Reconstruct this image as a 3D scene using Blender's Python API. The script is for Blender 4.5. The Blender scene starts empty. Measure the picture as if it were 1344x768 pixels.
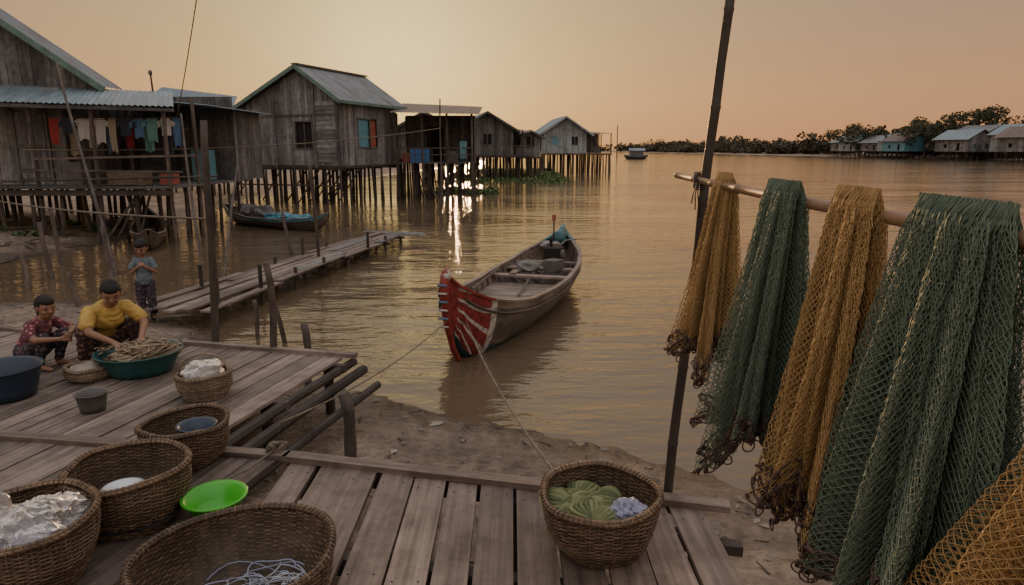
import bpy, math, random
import numpy as np
from mathutils import Vector, Matrix, noise as mnoise
random.seed(7); rng=np.random.default_rng(7)
sc=bpy.context.scene

# ------------------------------------------------------------ materials
class NT:
    def __init__(s,name):
        s.m=bpy.data.materials.new(name); s.m.use_nodes=True
        s.t=s.m.node_tree; s.n=s.t.nodes; s.l=s.t.links
        s.b=s.n['Principled BSDF']
    def add(s,typ,**k):
        n=s.n.new(typ)
        for a,v in k.items(): setattr(n,a,v)
        return n
    def link(s,a,b): s.l.new(a,b)
    def noise(s,vec,scale,detail=4,rough=.6):
        n=s.add('ShaderNodeTexNoise'); n.inputs['Scale'].default_value=scale
        n.inputs['Detail'].default_value=detail; n.inputs['Roughness'].default_value=rough
        if vec is not None: s.link(vec,n.inputs['Vector'])
        return n.outputs['Fac']
    def math(s,op,a,b=None,clamp=False):
        n=s.add('ShaderNodeMath',operation=op,use_clamp=clamp)
        for i,v in enumerate((a,b)):
            if v is None: continue
            if isinstance(v,(int,float)): n.inputs[i].default_value=v
            else: s.link(v,n.inputs[i])
        return n.outputs[0]
    def ramp(s,fac,stops):
        n=s.add('ShaderNodeValToRGB'); e=n.color_ramp.elements
        while len(e)<len(stops): e.new(.5)
        for i,(p,c) in enumerate(stops):
            e[i].position=p; e[i].color=(c[0],c[1],c[2],1)
        s.link(fac,n.inputs['Fac']); return n.outputs['Color']
    def mix(s,fac,a,b,mode='MIX'):
        n=s.add('ShaderNodeMix',data_type='RGBA',blend_type=mode)
        for i,v in ((0,fac),(6,a),(7,b)):
            if isinstance(v,(int,float)): n.inputs[i].default_value=v
            elif isinstance(v,tuple): n.inputs[i].default_value=(v[0],v[1],v[2],1)
            else: s.link(v,n.inputs[i])
        return n.outputs[2]
    def bump(s,h,strength=.4,dist=.01):
        n=s.add('ShaderNodeBump'); n.inputs['Strength'].default_value=strength
        n.inputs['Distance'].default_value=dist
        s.link(h,n.inputs['Height']); s.link(n.outputs[0],s.b.inputs['Normal'])
    def coord(s,kind='Object',scale=(1,1,1),addrnd=False):
        tc=s.add('ShaderNodeTexCoord'); mp=s.add('ShaderNodeMapping')
        mp.inputs['Scale'].default_value=scale
        s.link(tc.outputs[kind],mp.inputs['Vector'])
        if addrnd:
            at=s.add('ShaderNodeAttribute',attribute_name='rnd')
            m=s.math('MULTIPLY',at.outputs['Fac'],37.0)
            cx=s.add('ShaderNodeCombineXYZ'); s.link(m,cx.inputs[0]); s.link(m,cx.inputs[1]); s.link(m,cx.inputs[2])
            s.link(cx.outputs[0],mp.inputs['Location'])
        return mp.outputs[0]
    def rnd(s): return s.add('ShaderNodeAttribute',attribute_name='rnd').outputs['Fac']

def wood(name,dark,light,gs=(1.5,28,1),rough=.8,stain=.5,var=.45,bump=.5):
    t=NT(name)
    g=t.noise(t.coord('UV',gs,True),1.0,6,.65)
    col=t.ramp(g,[(.28,dark),(.72,light)])
    st=t.noise(t.coord('Object'),.9,5,.65)
    stc=t.ramp(st,[(.35,(1-stain,)*3),(.62,(1,1,1))])
    col=t.mix(1,col,stc,'MULTIPLY')
    st2=t.noise(t.coord('Object'),5.5,5,.7)
    col=t.mix(1,col,t.ramp(st2,[(.33,(.64,.62,.60)),(.55,(1,1,1))]),'MULTIPLY')
    r=t.math('MULTIPLY_ADD',t.rnd(),var*2); r.node.inputs[2].default_value=1-var
    cc=t.add('ShaderNodeCombineXYZ')
    for i in range(3): t.link(r,cc.inputs[i])
    col=t.mix(1,col,cc.outputs[0],'MULTIPLY')
    t.link(col,t.b.inputs['Base Color']); t.b.inputs['Roughness'].default_value=rough
    t.bump(g,bump,.006)
    return t.m
def plain(name,c,rough=.6,ns=6,amt=.3,metal=0,bumps=.15,trans=0,c2=None):
    t=NT(name); n=t.noise(t.coord('Object'),ns,5,.6)
    c2=c2 or tuple(v*(1-amt) for v in c[:3])
    t.link(t.ramp(n,[(.35,c2),(.65,c[:3])]),t.b.inputs['Base Color'])
    t.b.inputs['Roughness'].default_value=rough; t.b.inputs['Metallic'].default_value=metal
    t.bump(n,bumps,.01)
    return t.m
def varied(name,ca,cb,rough=.7):
    t=NT(name); n=t.noise(t.coord('Object'),9,3,.6)
    c=t.mix(t.rnd(),ca,cb); c=t.mix(1,c,t.ramp(n,[(.3,(.65,.65,.65)),(.7,(1.1,1.1,1.1))]),'MULTIPLY')
    t.link(c,t.b.inputs['Base Color']); t.b.inputs['Roughness'].default_value=rough
    return t.m
def metalroof(name,base,rust=(.14,.08,.05),amt=.5):
    t=NT(name); n=t.noise(t.coord('Object',(1,1,1)),1.1,6,.7); n2=t.noise(t.coord('UV',(3,.6,1),True),1.5,4,.6)
    c=t.mix(t.ramp(n,[(.45,(0,0,0)),(.7,(amt,amt,amt))]),base,rust)
    c=t.mix(1,c,t.ramp(n2,[(.3,(.6,.6,.6)),(.7,(1.1,1.1,1.1))]),'MULTIPLY')
    t.link(c,t.b.inputs['Base Color']); t.b.inputs['Roughness'].default_value=.5; t.b.inputs['Metallic'].default_value=.3
    return t.m

M={}
M['deck']=wood('deck_wood',(.125,.090,.070),(.37,.28,.225),(1.2,26,1),.62,.45,.32,.6)
M['deck2']=wood('deck_wood_old',(.115,.087,.070),(.34,.265,.22),(1.2,24,1),.66,.48,.36,.6)
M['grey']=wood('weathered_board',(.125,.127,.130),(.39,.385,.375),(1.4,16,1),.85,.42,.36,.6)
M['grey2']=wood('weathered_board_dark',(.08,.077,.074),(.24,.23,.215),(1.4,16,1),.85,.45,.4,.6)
M['palewall']=wood('painted_board_pale',(.26,.30,.31),(.46,.50,.50),(1.4,12,1),.8,.35,.2,.3)
M['post']=wood('post_wood',(.04,.033,.027),(.15,.12,.098),(2,9,1),.85,.4,.4,.8)
M['pole']=wood('pole_wood',(.065,.05,.04),(.20,.16,.13),(2,8,1),.8,.4,.3,.7)
M['bamboo']=wood('bamboo',(.22,.125,.07),(.46,.30,.185),(1.5,8,1),.5,.3,.2,.3)
M['darkpole']=wood('dark_bamboo',(.03,.024,.02),(.085,.065,.05),(1.5,8,1),.6,.35,.2,.4)
M['boatwood']=wood('boat_wood',(.13,.10,.078),(.37,.29,.23),(1.2,14,1),.6,.5,.3,.6)
M['boathull']=wood('boat_hull_wood',(.075,.06,.05),(.20,.16,.13),(1.0,9,1),.45,.6,.2,.6)
M['boatteal']=plain('teal_boat_paint',(.06,.19,.20),.5,5,.6)
M['boattealdark']=plain('dark_teal_bottom_paint',(.025,.07,.075),.5,5,.5)
M['boatred']=plain('red_boat_paint',(.30,.04,.03),.5,8,.5)
M['boatwhite']=plain('white_boat_paint',(.50,.47,.42),.5,8,.35)
t=NT('bow_paint_stripes');tc_=t.add('ShaderNodeTexCoord');s_=t.add('ShaderNodeSeparateXYZ');t.link(tc_.outputs['UV'],s_.inputs[0])
fr=t.math('FRACT',t.math('DIVIDE',t.math('ADD',t.math('ADD',s_.outputs[1],t.math('MULTIPLY',s_.outputs[0],.45)),t.math('MULTIPLY',t.math('MULTIPLY',s_.outputs[0],s_.outputs[1]),-.75)),.105))
wr=t.noise(t.coord('Object'),14,5,.7)
msk=t.math('LESS_THAN',t.math('ADD',fr,t.math('MULTIPLY',wr,.14)),.33)
msk=t.math('MULTIPLY',msk,t.math('GREATER_THAN',s_.outputs[0],.16))
edge=t.math('GREATER_THAN',s_.outputs[0],.70)
c=t.mix(t.math('MAXIMUM',msk,edge),(.25,.03,.026),(.50,.47,.42));c=t.mix(1,c,t.ramp(wr,[(.38,(.36,.33,.31)),(.58,(1,1,1))]),'MULTIPLY')
t.link(c,t.b.inputs['Base Color']);t.b.inputs['Roughness'].default_value=.5;M['bowpaint']=t.m
M['roof']=metalroof('metal_roof_grey',(.24,.255,.255)); M['roofb']=metalroof('metal_roof_blue',(.25,.32,.35),amt=.25)
M['roofr']=metalroof('metal_roof_rust',(.19,.145,.12),amt=.9)
M['trim']=plain('green_trim',(.14,.24,.20),.6,3,.4)
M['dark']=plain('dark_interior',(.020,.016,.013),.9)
M['blue']=plain('blue_plastic',(.06,.22,.50),.45)
M['wblue']=plain('window_shutter_blue',(.14,.34,.40),.5)
M['wred']=plain('window_curtain_red',(.38,.11,.07),.8)
M['rope']=wood('rope',(.12,.10,.07),(.32,.26,.19),(60,8,1),.9,.2,.2,.4)
M['wick']=wood('wicker',(.07,.043,.025),(.28,.185,.11),(14,6,1),.55,.3,.5,.5)
M['wickl']=wood('wicker_light',(.2,.14,.085),(.42,.32,.21),(14,6,1),.65,.3,.4,.5)
M['tealp']=plain('dark_teal_plastic',(.022,.11,.105),.3,4,.3,0,.03)
M['navyp']=plain('navy_plastic',(.026,.045,.075),.3,4,.3,0,.03)
M['greyp']=plain('grey_plastic',(.13,.12,.11),.5)
M['greenp']=plain('lime_green_plastic',(.09,.52,.04),.25,4,.15,0,.02)
M['steel']=plain('dented_steel',(.6,.6,.6),.28,3,.2,.9,.1)
M['leaf']=varied('leaf_green',(.035,.045,.02),(.09,.095,.045),.7)
M['leafhaze']=varied('hazed_distant_leaf',(.055,.052,.034),(.13,.115,.07),.8)  # warmer, lighter leaf colour paints distance haze onto the far trees
M['leafhy']=varied('hyacinth_leaf',(.05,.10,.022),(.11,.18,.05),.6)
M['litter']=varied('litter',(.05,.04,.027),(.38,.33,.27),.8)
M['fish']=varied('cord_bundle',(.10,.125,.045),(.27,.29,.125),.7)
M['whitecord']=varied('nylon_cord',(.35,.36,.38),(.7,.7,.7),.5)
t=NT('thin_plastic_film'); n=t.noise(t.coord('Object'),14,5,.6)
t.link(t.ramp(n,[(.3,(.55,.52,.49)),(.7,(.85,.82,.79))]),t.b.inputs['Base Color']); t.b.inputs['Roughness'].default_value=.2
t.bump(n,.6,.02); t.b.inputs['Transmission Weight'].default_value=.72;t.b.inputs['IOR'].default_value=1.2; M['film']=t.m
M['filmb']=plain('grey_blue_film',(.34,.35,.46),.35,12,.3,0,.5)
def cloth(name,c,ns=25,c2=None): return plain(name,c,.85,ns,.25,0,.3,0,c2)
M['skin']=plain('skin',(.29,.155,.092),.5,12,.12,0,.05)
M['hair']=plain('black_hair',(.010,.008,.007),.75,60,.5,0,.6)
M['eye']=plain('eye_dark',(.02,.015,.012),.25)
M['lip']=plain('lips',(.24,.085,.06),.5)
M['yellow']=cloth('yellow_shirt',(.52,.35,.09),8)
M['greytee']=cloth('grey_teal_tshirt',(.14,.18,.20),8)
def floral(name,ca,cb,cc,scale):
    t=NT(name); v=t.add('ShaderNodeTexVoronoi'); v.inputs['Scale'].default_value=scale
    t.link(t.coord('Object'),v.inputs['Vector'])
    c=t.ramp(v.outputs['Distance'],[(.0,cb),(.32,cb),(.36,cc),(.46,ca)])
    t.link(c,t.b.inputs['Base Color']); t.b.inputs['Roughness'].default_value=.85; return t.m
M['floral']=floral('floral_blouse',(.12,.035,.05),(.48,.16,.16),(.2,.07,.07),30)
M['pantsf']=floral('patterned_trousers',(.03,.027,.036),(.18,.09,.10),(.06,.06,.07),32)
M['sarong']=floral('patterned_sarong',(.06,.035,.035),(.26,.15,.10),(.1,.06,.05),22)

# ------------------------------------------------------------ mesh builder
def link(o,parent=None):
    sc.collection.objects.link(o)
    if parent: o.parent=parent
    return o
class MB:
    def __init__(s): s.v=[];s.f=[];s.m=[];s.r=[];s.uv=[];s.mats=[]
    def mi(s,k):
        if k not in s.mats: s.mats.append(k)
        return s.mats.index(k)
    def poly(s,pts,k,uv=None,r=None):
        b=len(s.v); s.v+= [tuple(p) for p in pts]; s.f.append(tuple(range(b,b+len(pts))))
        s.m.append(s.mi(k)); s.r.append(random.random() if r is None else r)
        s.uv+= uv if uv else [(p[0],p[1]) for p in pts]
    def hexa(s,c,k,L=None,r=None):
        r=random.random() if r is None else r
        b=len(s.v); s.v+=[tuple(p) for p in c]; m=s.mi(k)
        if L is None: L=(Vector(c[4])-Vector(c[0])).length
        W=(Vector(c[1])-Vector(c[0])).length; T=(Vector(c[2])-Vector(c[1])).length
        per=[0,W,W+T,2*W+T,2*W+2*T]
        for i in range(4):
            j=(i+1)%4
            s.f.append((b+i,b+j,b+4+j,b+4+i)); s.uv+=[(0,per[i]),(0,per[i+1]),(L,per[i+1]),(L,per[i])]
        s.f.append((b+3,b+2,b+1,b)); s.uv+=[(0,0),(.02,0),(.02,W),(0,W)]
        s.f.append((b+4,b+5,b+6,b+7)); s.uv+=[(0,0),(.02,0),(.02,W),(0,W)]
        s.m+=[m]*6; s.r+=[r]*6
    def beam(s,p0,p1,w,h,k,up=(0,0,1),r=None):
        p0=Vector(p0);p1=Vector(p1);d=(p1-p0);d.normalize();u=Vector(up)
        if abs(d.dot(u))>.98: u=Vector((0,1,0))
        sd=d.cross(u).normalized();u=sd.cross(d).normalized()
        a=sd*(w/2);b=u*(h/2)
        s.hexa([p0-a-b,p0+a-b,p0+a+b,p0-a+b,p1-a-b,p1+a-b,p1+a+b,p1-a+b],k,None,r)
    def box(s,c,sz,k,rz=0,r=None):
        c=Vector(c);d=Vector((math.cos(rz),math.sin(rz),0))*sz[0]/2
        s.beam(c-d,c+d,sz[1],sz[2],k,(0,0,1),r)
    def tube(s,pts,rad,k,n=8,r=None,cap=True):
        r=random.random() if r is None else r
        pts=[Vector(p) for p in pts]
        if not hasattr(rad,'__len__'): rad=[rad]*len(pts)
        b=len(s.v);m=s.mi(k);L=0;Ls=[]
        nrm=None
        for i,p in enumerate(pts):
            if i: L+=(p-pts[i-1]).length
            Ls.append(L)
            d=(pts[min(i+1,len(pts)-1)]-pts[max(i-1,0)]).normalized()
            if nrm is None: nrm=d.orthogonal().normalized()
            nrm=(nrm-d*nrm.dot(d)).normalized(); bi=d.cross(nrm)
            for j in range(n):
                a=2*math.pi*j/n
                s.v.append(tuple(p+(nrm*math.cos(a)+bi*math.sin(a))*rad[i]))
        for i in range(len(pts)-1):
            for j in range(n):
                j2=(j+1)%n
                s.f.append((b+i*n+j,b+i*n+j2,b+(i+1)*n+j2,b+(i+1)*n+j))
                c=2*math.pi*rad[i]/n
                s.uv+=[(Ls[i],j*c),(Ls[i],(j+1)*c),(Ls[i+1],(j+1)*c),(Ls[i+1],j*c)]
                s.m.append(m);s.r.append(r)
        if cap:
            s.f.append(tuple(b+j for j in range(n))[::-1]);s.uv+=[(0,0)]*n
            e=b+(len(pts)-1)*n
            s.f.append(tuple(e+j for j in range(n)));s.uv+=[(0,0)]*n
            s.m+=[m]*2;s.r+=[r]*2
    def grid(s,P,k,closeu=False,r=None):
        b=len(s.v);nu=len(P);nv=len(P[0]);m=s.mi(k);r=random.random() if r is None else r
        for row in P:
            for p in row: s.v.append(tuple(p))
        for i in range(nu if closeu else nu-1):
            i2=(i+1)%nu
            for j in range(nv-1):
                s.f.append((b+i*nv+j,b+i2*nv+j,b+i2*nv+j+1,b+i*nv+j+1));s.m.append(m);s.r.append(r)
                q=lambda a,c:(a*.05,c*.05)
                s.uv+=[q(i,j),q(i+1,j),q(i+1,j+1),q(i,j+1)]
    def build(s,name,parent=None,smooth=False):
        me=bpy.data.meshes.new(name)
        me.from_pydata(s.v,[],s.f)
        for k in s.mats: me.materials.append(M[k])
        me.polygons.foreach_set('material_index',s.m)
        a=me.attributes.new('rnd','FLOAT','FACE');a.data.foreach_set('value',s.r)
        uvl=me.uv_layers.new(name='UVMap');uvl.data.foreach_set('uv',np.array(s.uv,dtype=np.float32).ravel())
        if smooth: me.polygons.foreach_set('use_smooth',[True]*len(s.f))
        me.update();o=bpy.data.objects.new(name,me)
        return link(o,parent)
def empty(name,loc=(0,0,0)):
    o=bpy.data.objects.new(name,None);o.empty_display_size=.3;link(o);return o
def npmesh(name,verts,quads,mats,rnd=None,parent=None,midx=None,smooth=False):
    me=bpy.data.meshes.new(name);verts=np.asarray(verts,np.float32);quads=np.asarray(quads,np.int32)
    nf,k=quads.shape
    me.vertices.add(len(verts));me.vertices.foreach_set('co',verts.ravel())
    me.loops.add(nf*k);me.loops.foreach_set('vertex_index',quads.ravel())
    me.polygons.add(nf);me.polygons.foreach_set('loop_start',np.arange(nf,dtype=np.int32)*k)
    me.update(calc_edges=True)
    for m in mats: me.materials.append(m)
    if midx is not None: me.polygons.foreach_set('material_index',np.asarray(midx,np.int32))
    if rnd is not None:
        a=me.attributes.new('rnd','FLOAT','FACE');a.data.foreach_set('value',np.asarray(rnd,np.float32))
    if smooth: me.polygons.foreach_set('use_smooth',[True]*nf)
    me.update();me.validate()
    return link(bpy.data.objects.new(name,me),parent)

# ------------------------------------------------------------ camera, world, sun
cam=bpy.data.objects.new('camera',bpy.data.cameras.new('camera'));link(cam)
cam.location=(0,0,2.6);cam.rotation_euler=(math.radians(90-11.8),0,0)
cam.data.lens=24;cam.data.sensor_width=36;cam.data.clip_end=6000;cam.data.clip_start=.05
sc.camera=cam
SAZ=math.radians(-4.0);SEL=math.radians(4.5)
sdir=Vector((math.sin(SAZ)*math.cos(SEL),math.cos(SAZ)*math.cos(SEL),math.sin(SEL)))
w=bpy.data.worlds.new('World');sc.world=w;w.use_nodes=True
nt=w.node_tree;N=nt.nodes;L=nt.links
for n in list(N): N.remove(n)
out=N.new('ShaderNodeOutputWorld');bg=N.new('ShaderNodeBackground');bg2=N.new('ShaderNodeBackground');ad=N.new('ShaderNodeAddShader')
L.new(bg.outputs[0],ad.inputs[0]);L.new(bg2.outputs[0],ad.inputs[1]);L.new(ad.outputs[0],out.inputs[0])
sky=N.new('ShaderNodeTexSky');sky.sky_type='NISHITA';sky.sun_disc=False;sky.sun_elevation=SEL;sky.sun_rotation=SAZ%(2*math.pi);sky.dust_density=4;sky.air_density=1.2
L.new(sky.outputs[0],bg2.inputs[0]);bg2.inputs[1].default_value=.006
tc=N.new('ShaderNodeTexCoord');sp=N.new('ShaderNodeSeparateXYZ');L.new(tc.outputs['Generated'],sp.inputs[0])
mr=N.new('ShaderNodeMapRange');mr.inputs['From Min'].default_value=-.05;mr.inputs['From Max'].default_value=1
L.new(sp.outputs[2],mr.inputs[0])
cr=N.new('ShaderNodeValToRGB');L.new(mr.outputs[0],cr.inputs[0])
st=[(0,(.60,.255,.125)),(.05,(.63,.28,.135)),(.11,(.61,.31,.155)),(.17,(.52,.30,.175)),(.25,(.42,.275,.19)),(.42,(.56,.47,.42)),(1,(.88,.86,.90))]
e=cr.color_ramp.elements
while len(e)<len(st): e.new(.5)
for i,(p,c) in enumerate(st): e[i].position=p;e[i].color=(*c,1)
dt=N.new('ShaderNodeVectorMath');dt.operation='DOT_PRODUCT';L.new(tc.outputs['Generated'],dt.inputs[0])
g=Vector((math.sin(math.radians(-9.5)),math.cos(math.radians(-9.5)),math.tan(math.radians(6.5))));g.normalize();dt.inputs[1].default_value=g
def wm(op,a,b):
    n=N.new('ShaderNodeMath');n.operation=op
    for i,v in enumerate((a,b)):
        if isinstance(v,(int,float)): n.inputs[i].default_value=v
        else: L.new(v,n.inputs[i])
    return n.outputs[0]
d0=wm('MAXIMUM',dt.outputs['Value'],0.0);dneg=wm('MAXIMUM',wm('MULTIPLY',dt.outputs['Value'],-1.0),0.0)
col=cr.outputs[0]
for src,pw,c in ((d0,7,(.22,.15,.03)),(d0,32,(.30,.25,.08)),(d0,130,(.35,.32,.15)),(dneg,1,(.28,.28,.29))):
    f=wm('POWER',src,pw);mx=N.new('ShaderNodeMix');mx.data_type='RGBA';mx.blend_type='ADD'
    L.new(f,mx.inputs[0]);L.new(col,mx.inputs[6]);mx.inputs[7].default_value=(*c,1);col=mx.outputs[2]
L.new(col,bg.inputs[0]);bg.inputs[1].default_value=1.0
sd=bpy.data.lights.new('sun','SUN');sd.energy=2.6;sd.angle=math.radians(3);sd.color=(1,.56,.25)
so=bpy.data.objects.new('sun',sd);link(so);so.rotation_euler=sdir.to_track_quat('Z','Y').to_euler();so.location=(-20,60,20)

# ------------------------------------------------------------ ground
SX=[-14,-8.78,-7.67,-6.3,-4.69,-3.1,-1.69,-.55,.61,1.33,2.04,3,6,12,40]
SY=[12.6,11.5,11.75,11.3,9.88,7.9,7.1,6.44,5.83,5.31,4.82,4.25,2.6,0,-12]
LY=[-50,12.6,14,15.85,18.4,23,28,33,45,60,90,150,300,900,1100,1400]
LX=[-14,-14,-13,-12,-11.4,-11.4,-12.5,-13.5,-14,-14,-11,-8,-4,0,60,2500]
def ground_h(x,y):
    ys=np.interp(x,SX,SY);d1=(ys-y)*.87
    d2=np.interp(y,LY,LX)-x
    d3=x-np.interp(y,[-50,100,160,205,260,900,1100],[112,112,116,120,124,130,-2000])
    d=np.maximum(np.maximum(d1,d2),d3)
    land=.42*(1-np.exp(-np.maximum(d,0)/2.6))+.012*np.clip(d,0,60)
    return np.where(d>0,land,np.maximum(d*.16,-1.5)),d
def gnoise(x,y):
    return .055*mnoise.noise((x*.9,y*.9,3))+.035*mnoise.noise((x*2.7,y*2.7,1))+.026*mnoise.noise((x*7,y*7,5))-.055*max(0,mnoise.noise((x*4.2,y*4.2,9))-.2)
def axis(lo,hi,fine_lo,fine_hi,st):
    a=np.arange(fine_lo,fine_hi,st)
    l=fine_lo-np.geomspace(.3,fine_lo-lo,45)[::-1];r=fine_hi+np.geomspace(.3,hi-fine_hi,60)
    return np.concatenate([l,a,r])
gx=axis(-3500,3500,-16,4.5,.06);gy=axis(-400,4500,2.2,24,.08)
X,Y=np.meshgrid(gx,gy);Z,D=ground_h(X,Y)
nz=np.zeros_like(Z)
for i in range(len(gy)):
    if not(1.5<gy[i]<26): continue
    for j in range(len(gx)):
        if -17<gx[j]<5.5 and D[i,j]>-.6: nz[i,j]=gnoise(gx[j],gy[i])
Z=Z+nz*np.clip((D+.5)/1.0,0.15,1)
nxn=len(gx);nyn=len(gy);vv=np.stack([X,Y,Z],-1).reshape(-1,3)
ii=(np.arange(nyn-1)[:,None]*nxn+np.arange(nxn-1)[None,:]).ravel()
t=NT('river_mud');oc=t.coord('Object')
n1=t.noise(oc,1.1,6,.7);n2=t.noise(oc,9,6,.72);n3=t.noise(oc,45,3,.6)
c=t.ramp(n1,[(.32,(.13,.092,.066)),(.62,(.34,.26,.19))])
c=t.mix(1,c,t.ramp(n2,[(.34,(.45,.43,.40)),(.60,(1.1,1.1,1.1))]),'MULTIPLY')
ge=t.add('ShaderNodeNewGeometry');sx=t.add('ShaderNodeSeparateXYZ');t.link(ge.outputs['Position'],sx.inputs[0])
zz=t.math('ADD',sx.outputs[2],t.math('MULTIPLY',n1,.12))
wet=t.ramp(t.math('MULTIPLY',zz,3.2,True),[(.2,(.42,.40,.38)),(.8,(1,1,1))])
c=t.mix(1,c,wet,'MULTIPLY');t.link(c,t.b.inputs['Base Color'])
t.link(t.ramp(t.math('MULTIPLY',zz,3.2,True),[(.2,(.18,.18,.18)),(.8,(.8,.8,.8))]),t.b.inputs['Roughness'])
t.bump(t.math('ADD',n2,t.math('MULTIPLY',n3,.35)),.9,.06)
npmesh('ground',vv,np.stack([ii,ii+1,ii+1+nxn,ii+nxn],-1),[t.m],smooth=True)

# ------------------------------------------------------------ water
t=NT('river_water')
a=t.noise(t.coord('Object',(.6,1.5,1)),1.2,3,.5);b=t.noise(t.coord('Object',(1.9,4.2,1)),1.6,3,.55);cN=t.noise(t.coord('Object',(.14,.3,1)),1,2,.5)
big=t.noise(t.coord('Object',(.05,.16,1)),1,3,.5)
amp=t.ramp(big,[(.35,(.35,.35,.35)),(.65,(1,1,1))])
h=t.math('ADD',t.math('MULTIPLY',a,1.0),t.math('MULTIPLY',b,.32));h=t.math('ADD',h,t.math('MULTIPLY',cN,1.6));h=t.math('MULTIPLY',h,amp)
t.link(t.ramp(t.noise(t.coord('Object',(.2,.2,1)),1,3,.5),[(.3,(.11,.077,.046)),(.7,(.15,.107,.065))]),t.b.inputs['Base Color'])
t.b.inputs['Roughness'].default_value=.08;t.b.inputs['IOR'].default_value=1.47
t.bump(h,1.0,.06)
npmesh('river_water',[(-3500,-400,0),(3500,-400,0),(3500,4500,0),(-3500,4500,0)],[(0,1,2,3)],[t.m])

# ------------------------------------------------------------ decks
A=Vector((.237,.9715,0));B=Vector((-.9715,.237,0))
def nails(mb,p,z): mb.tube([(p[0],p[1],z-.002),(p[0],p[1],z+.0015)],.005,'dark',6)
mb=MB();x=1.0
def rear(x): return 3.80-.24*(x+1.33) if x>-1.33 else 3.80-.155*(x+1.33)
while x>-2.2:
    wd=random.uniform(.165,.21)
    x0=x-wd;xm=(x+x0)/2
    if xm>-1.27: z=.785;y0r,y1r=rear(x0),rear(x)
    else: z=.745;y0r=y1r=2.75
    sk=random.uniform(-.012,.012);zj=random.uniform(-.005,.005);g0=random.uniform(.003,.009)
    p=[(x0+g0,-1.2,z-.03),(x-g0,-1.2,z-.03),(x-g0,-1.2,z),(x0+g0,-1.2,z)]
    q=[(x0+g0+sk,y0r,z-.03),(x-g0+sk,y1r,z-.03),(x-g0+sk,y1r,z),(x0+g0+sk,y0r,z)]
    mb.hexa([(a,b,c+zj) for a,b,c in p+q],'deck')
    if xm>-1.27:
        for yy in (y0r-.16,y0r-1.0):
            for s_ in (.04,wd-.04): nails(mb,(x0+s_,yy),z+zj)
    x=x0-.007
par=empty('wooden_deck')
mb.build('deck_planks',par)
mb=MB()
mb.beam((-1.36,3.81,.803),(1.12,3.215,.803),.085,.035,'deck')
mb.beam((-1.33,3.80,.72),(1.0,3.23,.72),.05,.09,'post');mb.beam((-.9,2.9,.70),(1.0,2.5,.70),.07,.09,'post');mb.beam((.7,3.16,.765),(1.02,3.05,.765),.12,.03,'deck2')
mb.beam((.55,3.10,.70),(1.12,3.0,.70),.07,.05,'post')
mb.beam((-5.5,4.45,.803),(-1.34,3.805,.803),.08,.035,'deck')
for px_,py_ in ((-1.2,3.7),(0,3.4),(.95,3.15),(-2.5,3.9),(-4,4.1)): mb.tube([(px_,py_,-.1),(px_,py_,.74)],.05,'post')
mb.build('deck_beams',par)
mb=MB();O=Vector((-1.40,3.78,0));s_=0
while s_<3.6:
    wd=random.uniform(.14,.18)
    def edge(s0):
        p=O+B*s0
        k=(3.79-.155*(p.x+1.33)-p.y)/(A.y+.155*A.x);return p+A*k
    e0,e1=edge(s_+.005),edge(s_+wd-.005);Lg=3.6
    b0,b1=e0-A*Lg,e1-A*Lg;z=.79+random.uniform(-.005,.005)
    mb.hexa([(b1.x,b1.y,z-.025),(b0.x,b0.y,z-.025),(b0.x,b0.y,z),(b1.x,b1.y,z),(e1.x,e1.y,z-.025),(e0.x,e0.y,z-.025),(e0.x,e0.y,z),(e1.x,e1.y,z)],'deck2')
    s_+=wd
mb.build('side_planks',par)
par=empty('wooden_landing')
mb=MB();C0=Vector((-1.47,6.11,0))+B*.12;s_=0.0
while s_<6.0:
    wd=random.uniform(.13,.19)
    e0=C0+B*(s_+.005)+A*random.uniform(-.03,.03);e1=e0+B*(wd-.012);Lg=2.15+s_*.02
    z=.70+random.uniform(-.006,.006)
    b0,b1=e0-A*Lg,e1-A*Lg
    mb.hexa([(b1.x,b1.y,z-.025),(b0.x,b0.y,z-.025),(b0.x,b0.y,z),(b1.x,b1.y,z),(e1.x,e1.y,z-.025),(e0.x,e0.y,z-.025),(e0.x,e0.y,z),(e1.x,e1.y,z)],'deck2')
    s_+=wd
mb.build('landing_planks',par)
mb=MB()
e=C0+A*.03;mb.beam((e.x+.12,e.y-.03,.715),(e.x-5.9,e.y+1.43,.715),.07,.04,'deck2')
for off,z,r in ((.06,.63,.04),(.16,.56,.045),(.30,.42,.035)):
    p=C0-B*off+A*.1;q=p-A*2.4;mb.tube([(p.x,p.y,z),((p.x+q.x)/2,(p.y+q.y)/2,z+.01),(q.x,q.y,z-.01)],r,'post')
for s2 in (.1,1.2,2.4,3.6,4.8):
    for k in (.1,1.1,2.0):
        p=C0+B*s2-A*k;mb.tube([(p.x,p.y,-.3),(p.x,p.y,.67)],.045,'post')
for k in (.15,1.1,2.0):
    p=C0-B*.1-A*k;q=p+B*6;mb.beam((p.x,p.y,.64),(q.x,q.y,.64),.07,.07,'post')
mb.build('landing_frame',par)

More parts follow.
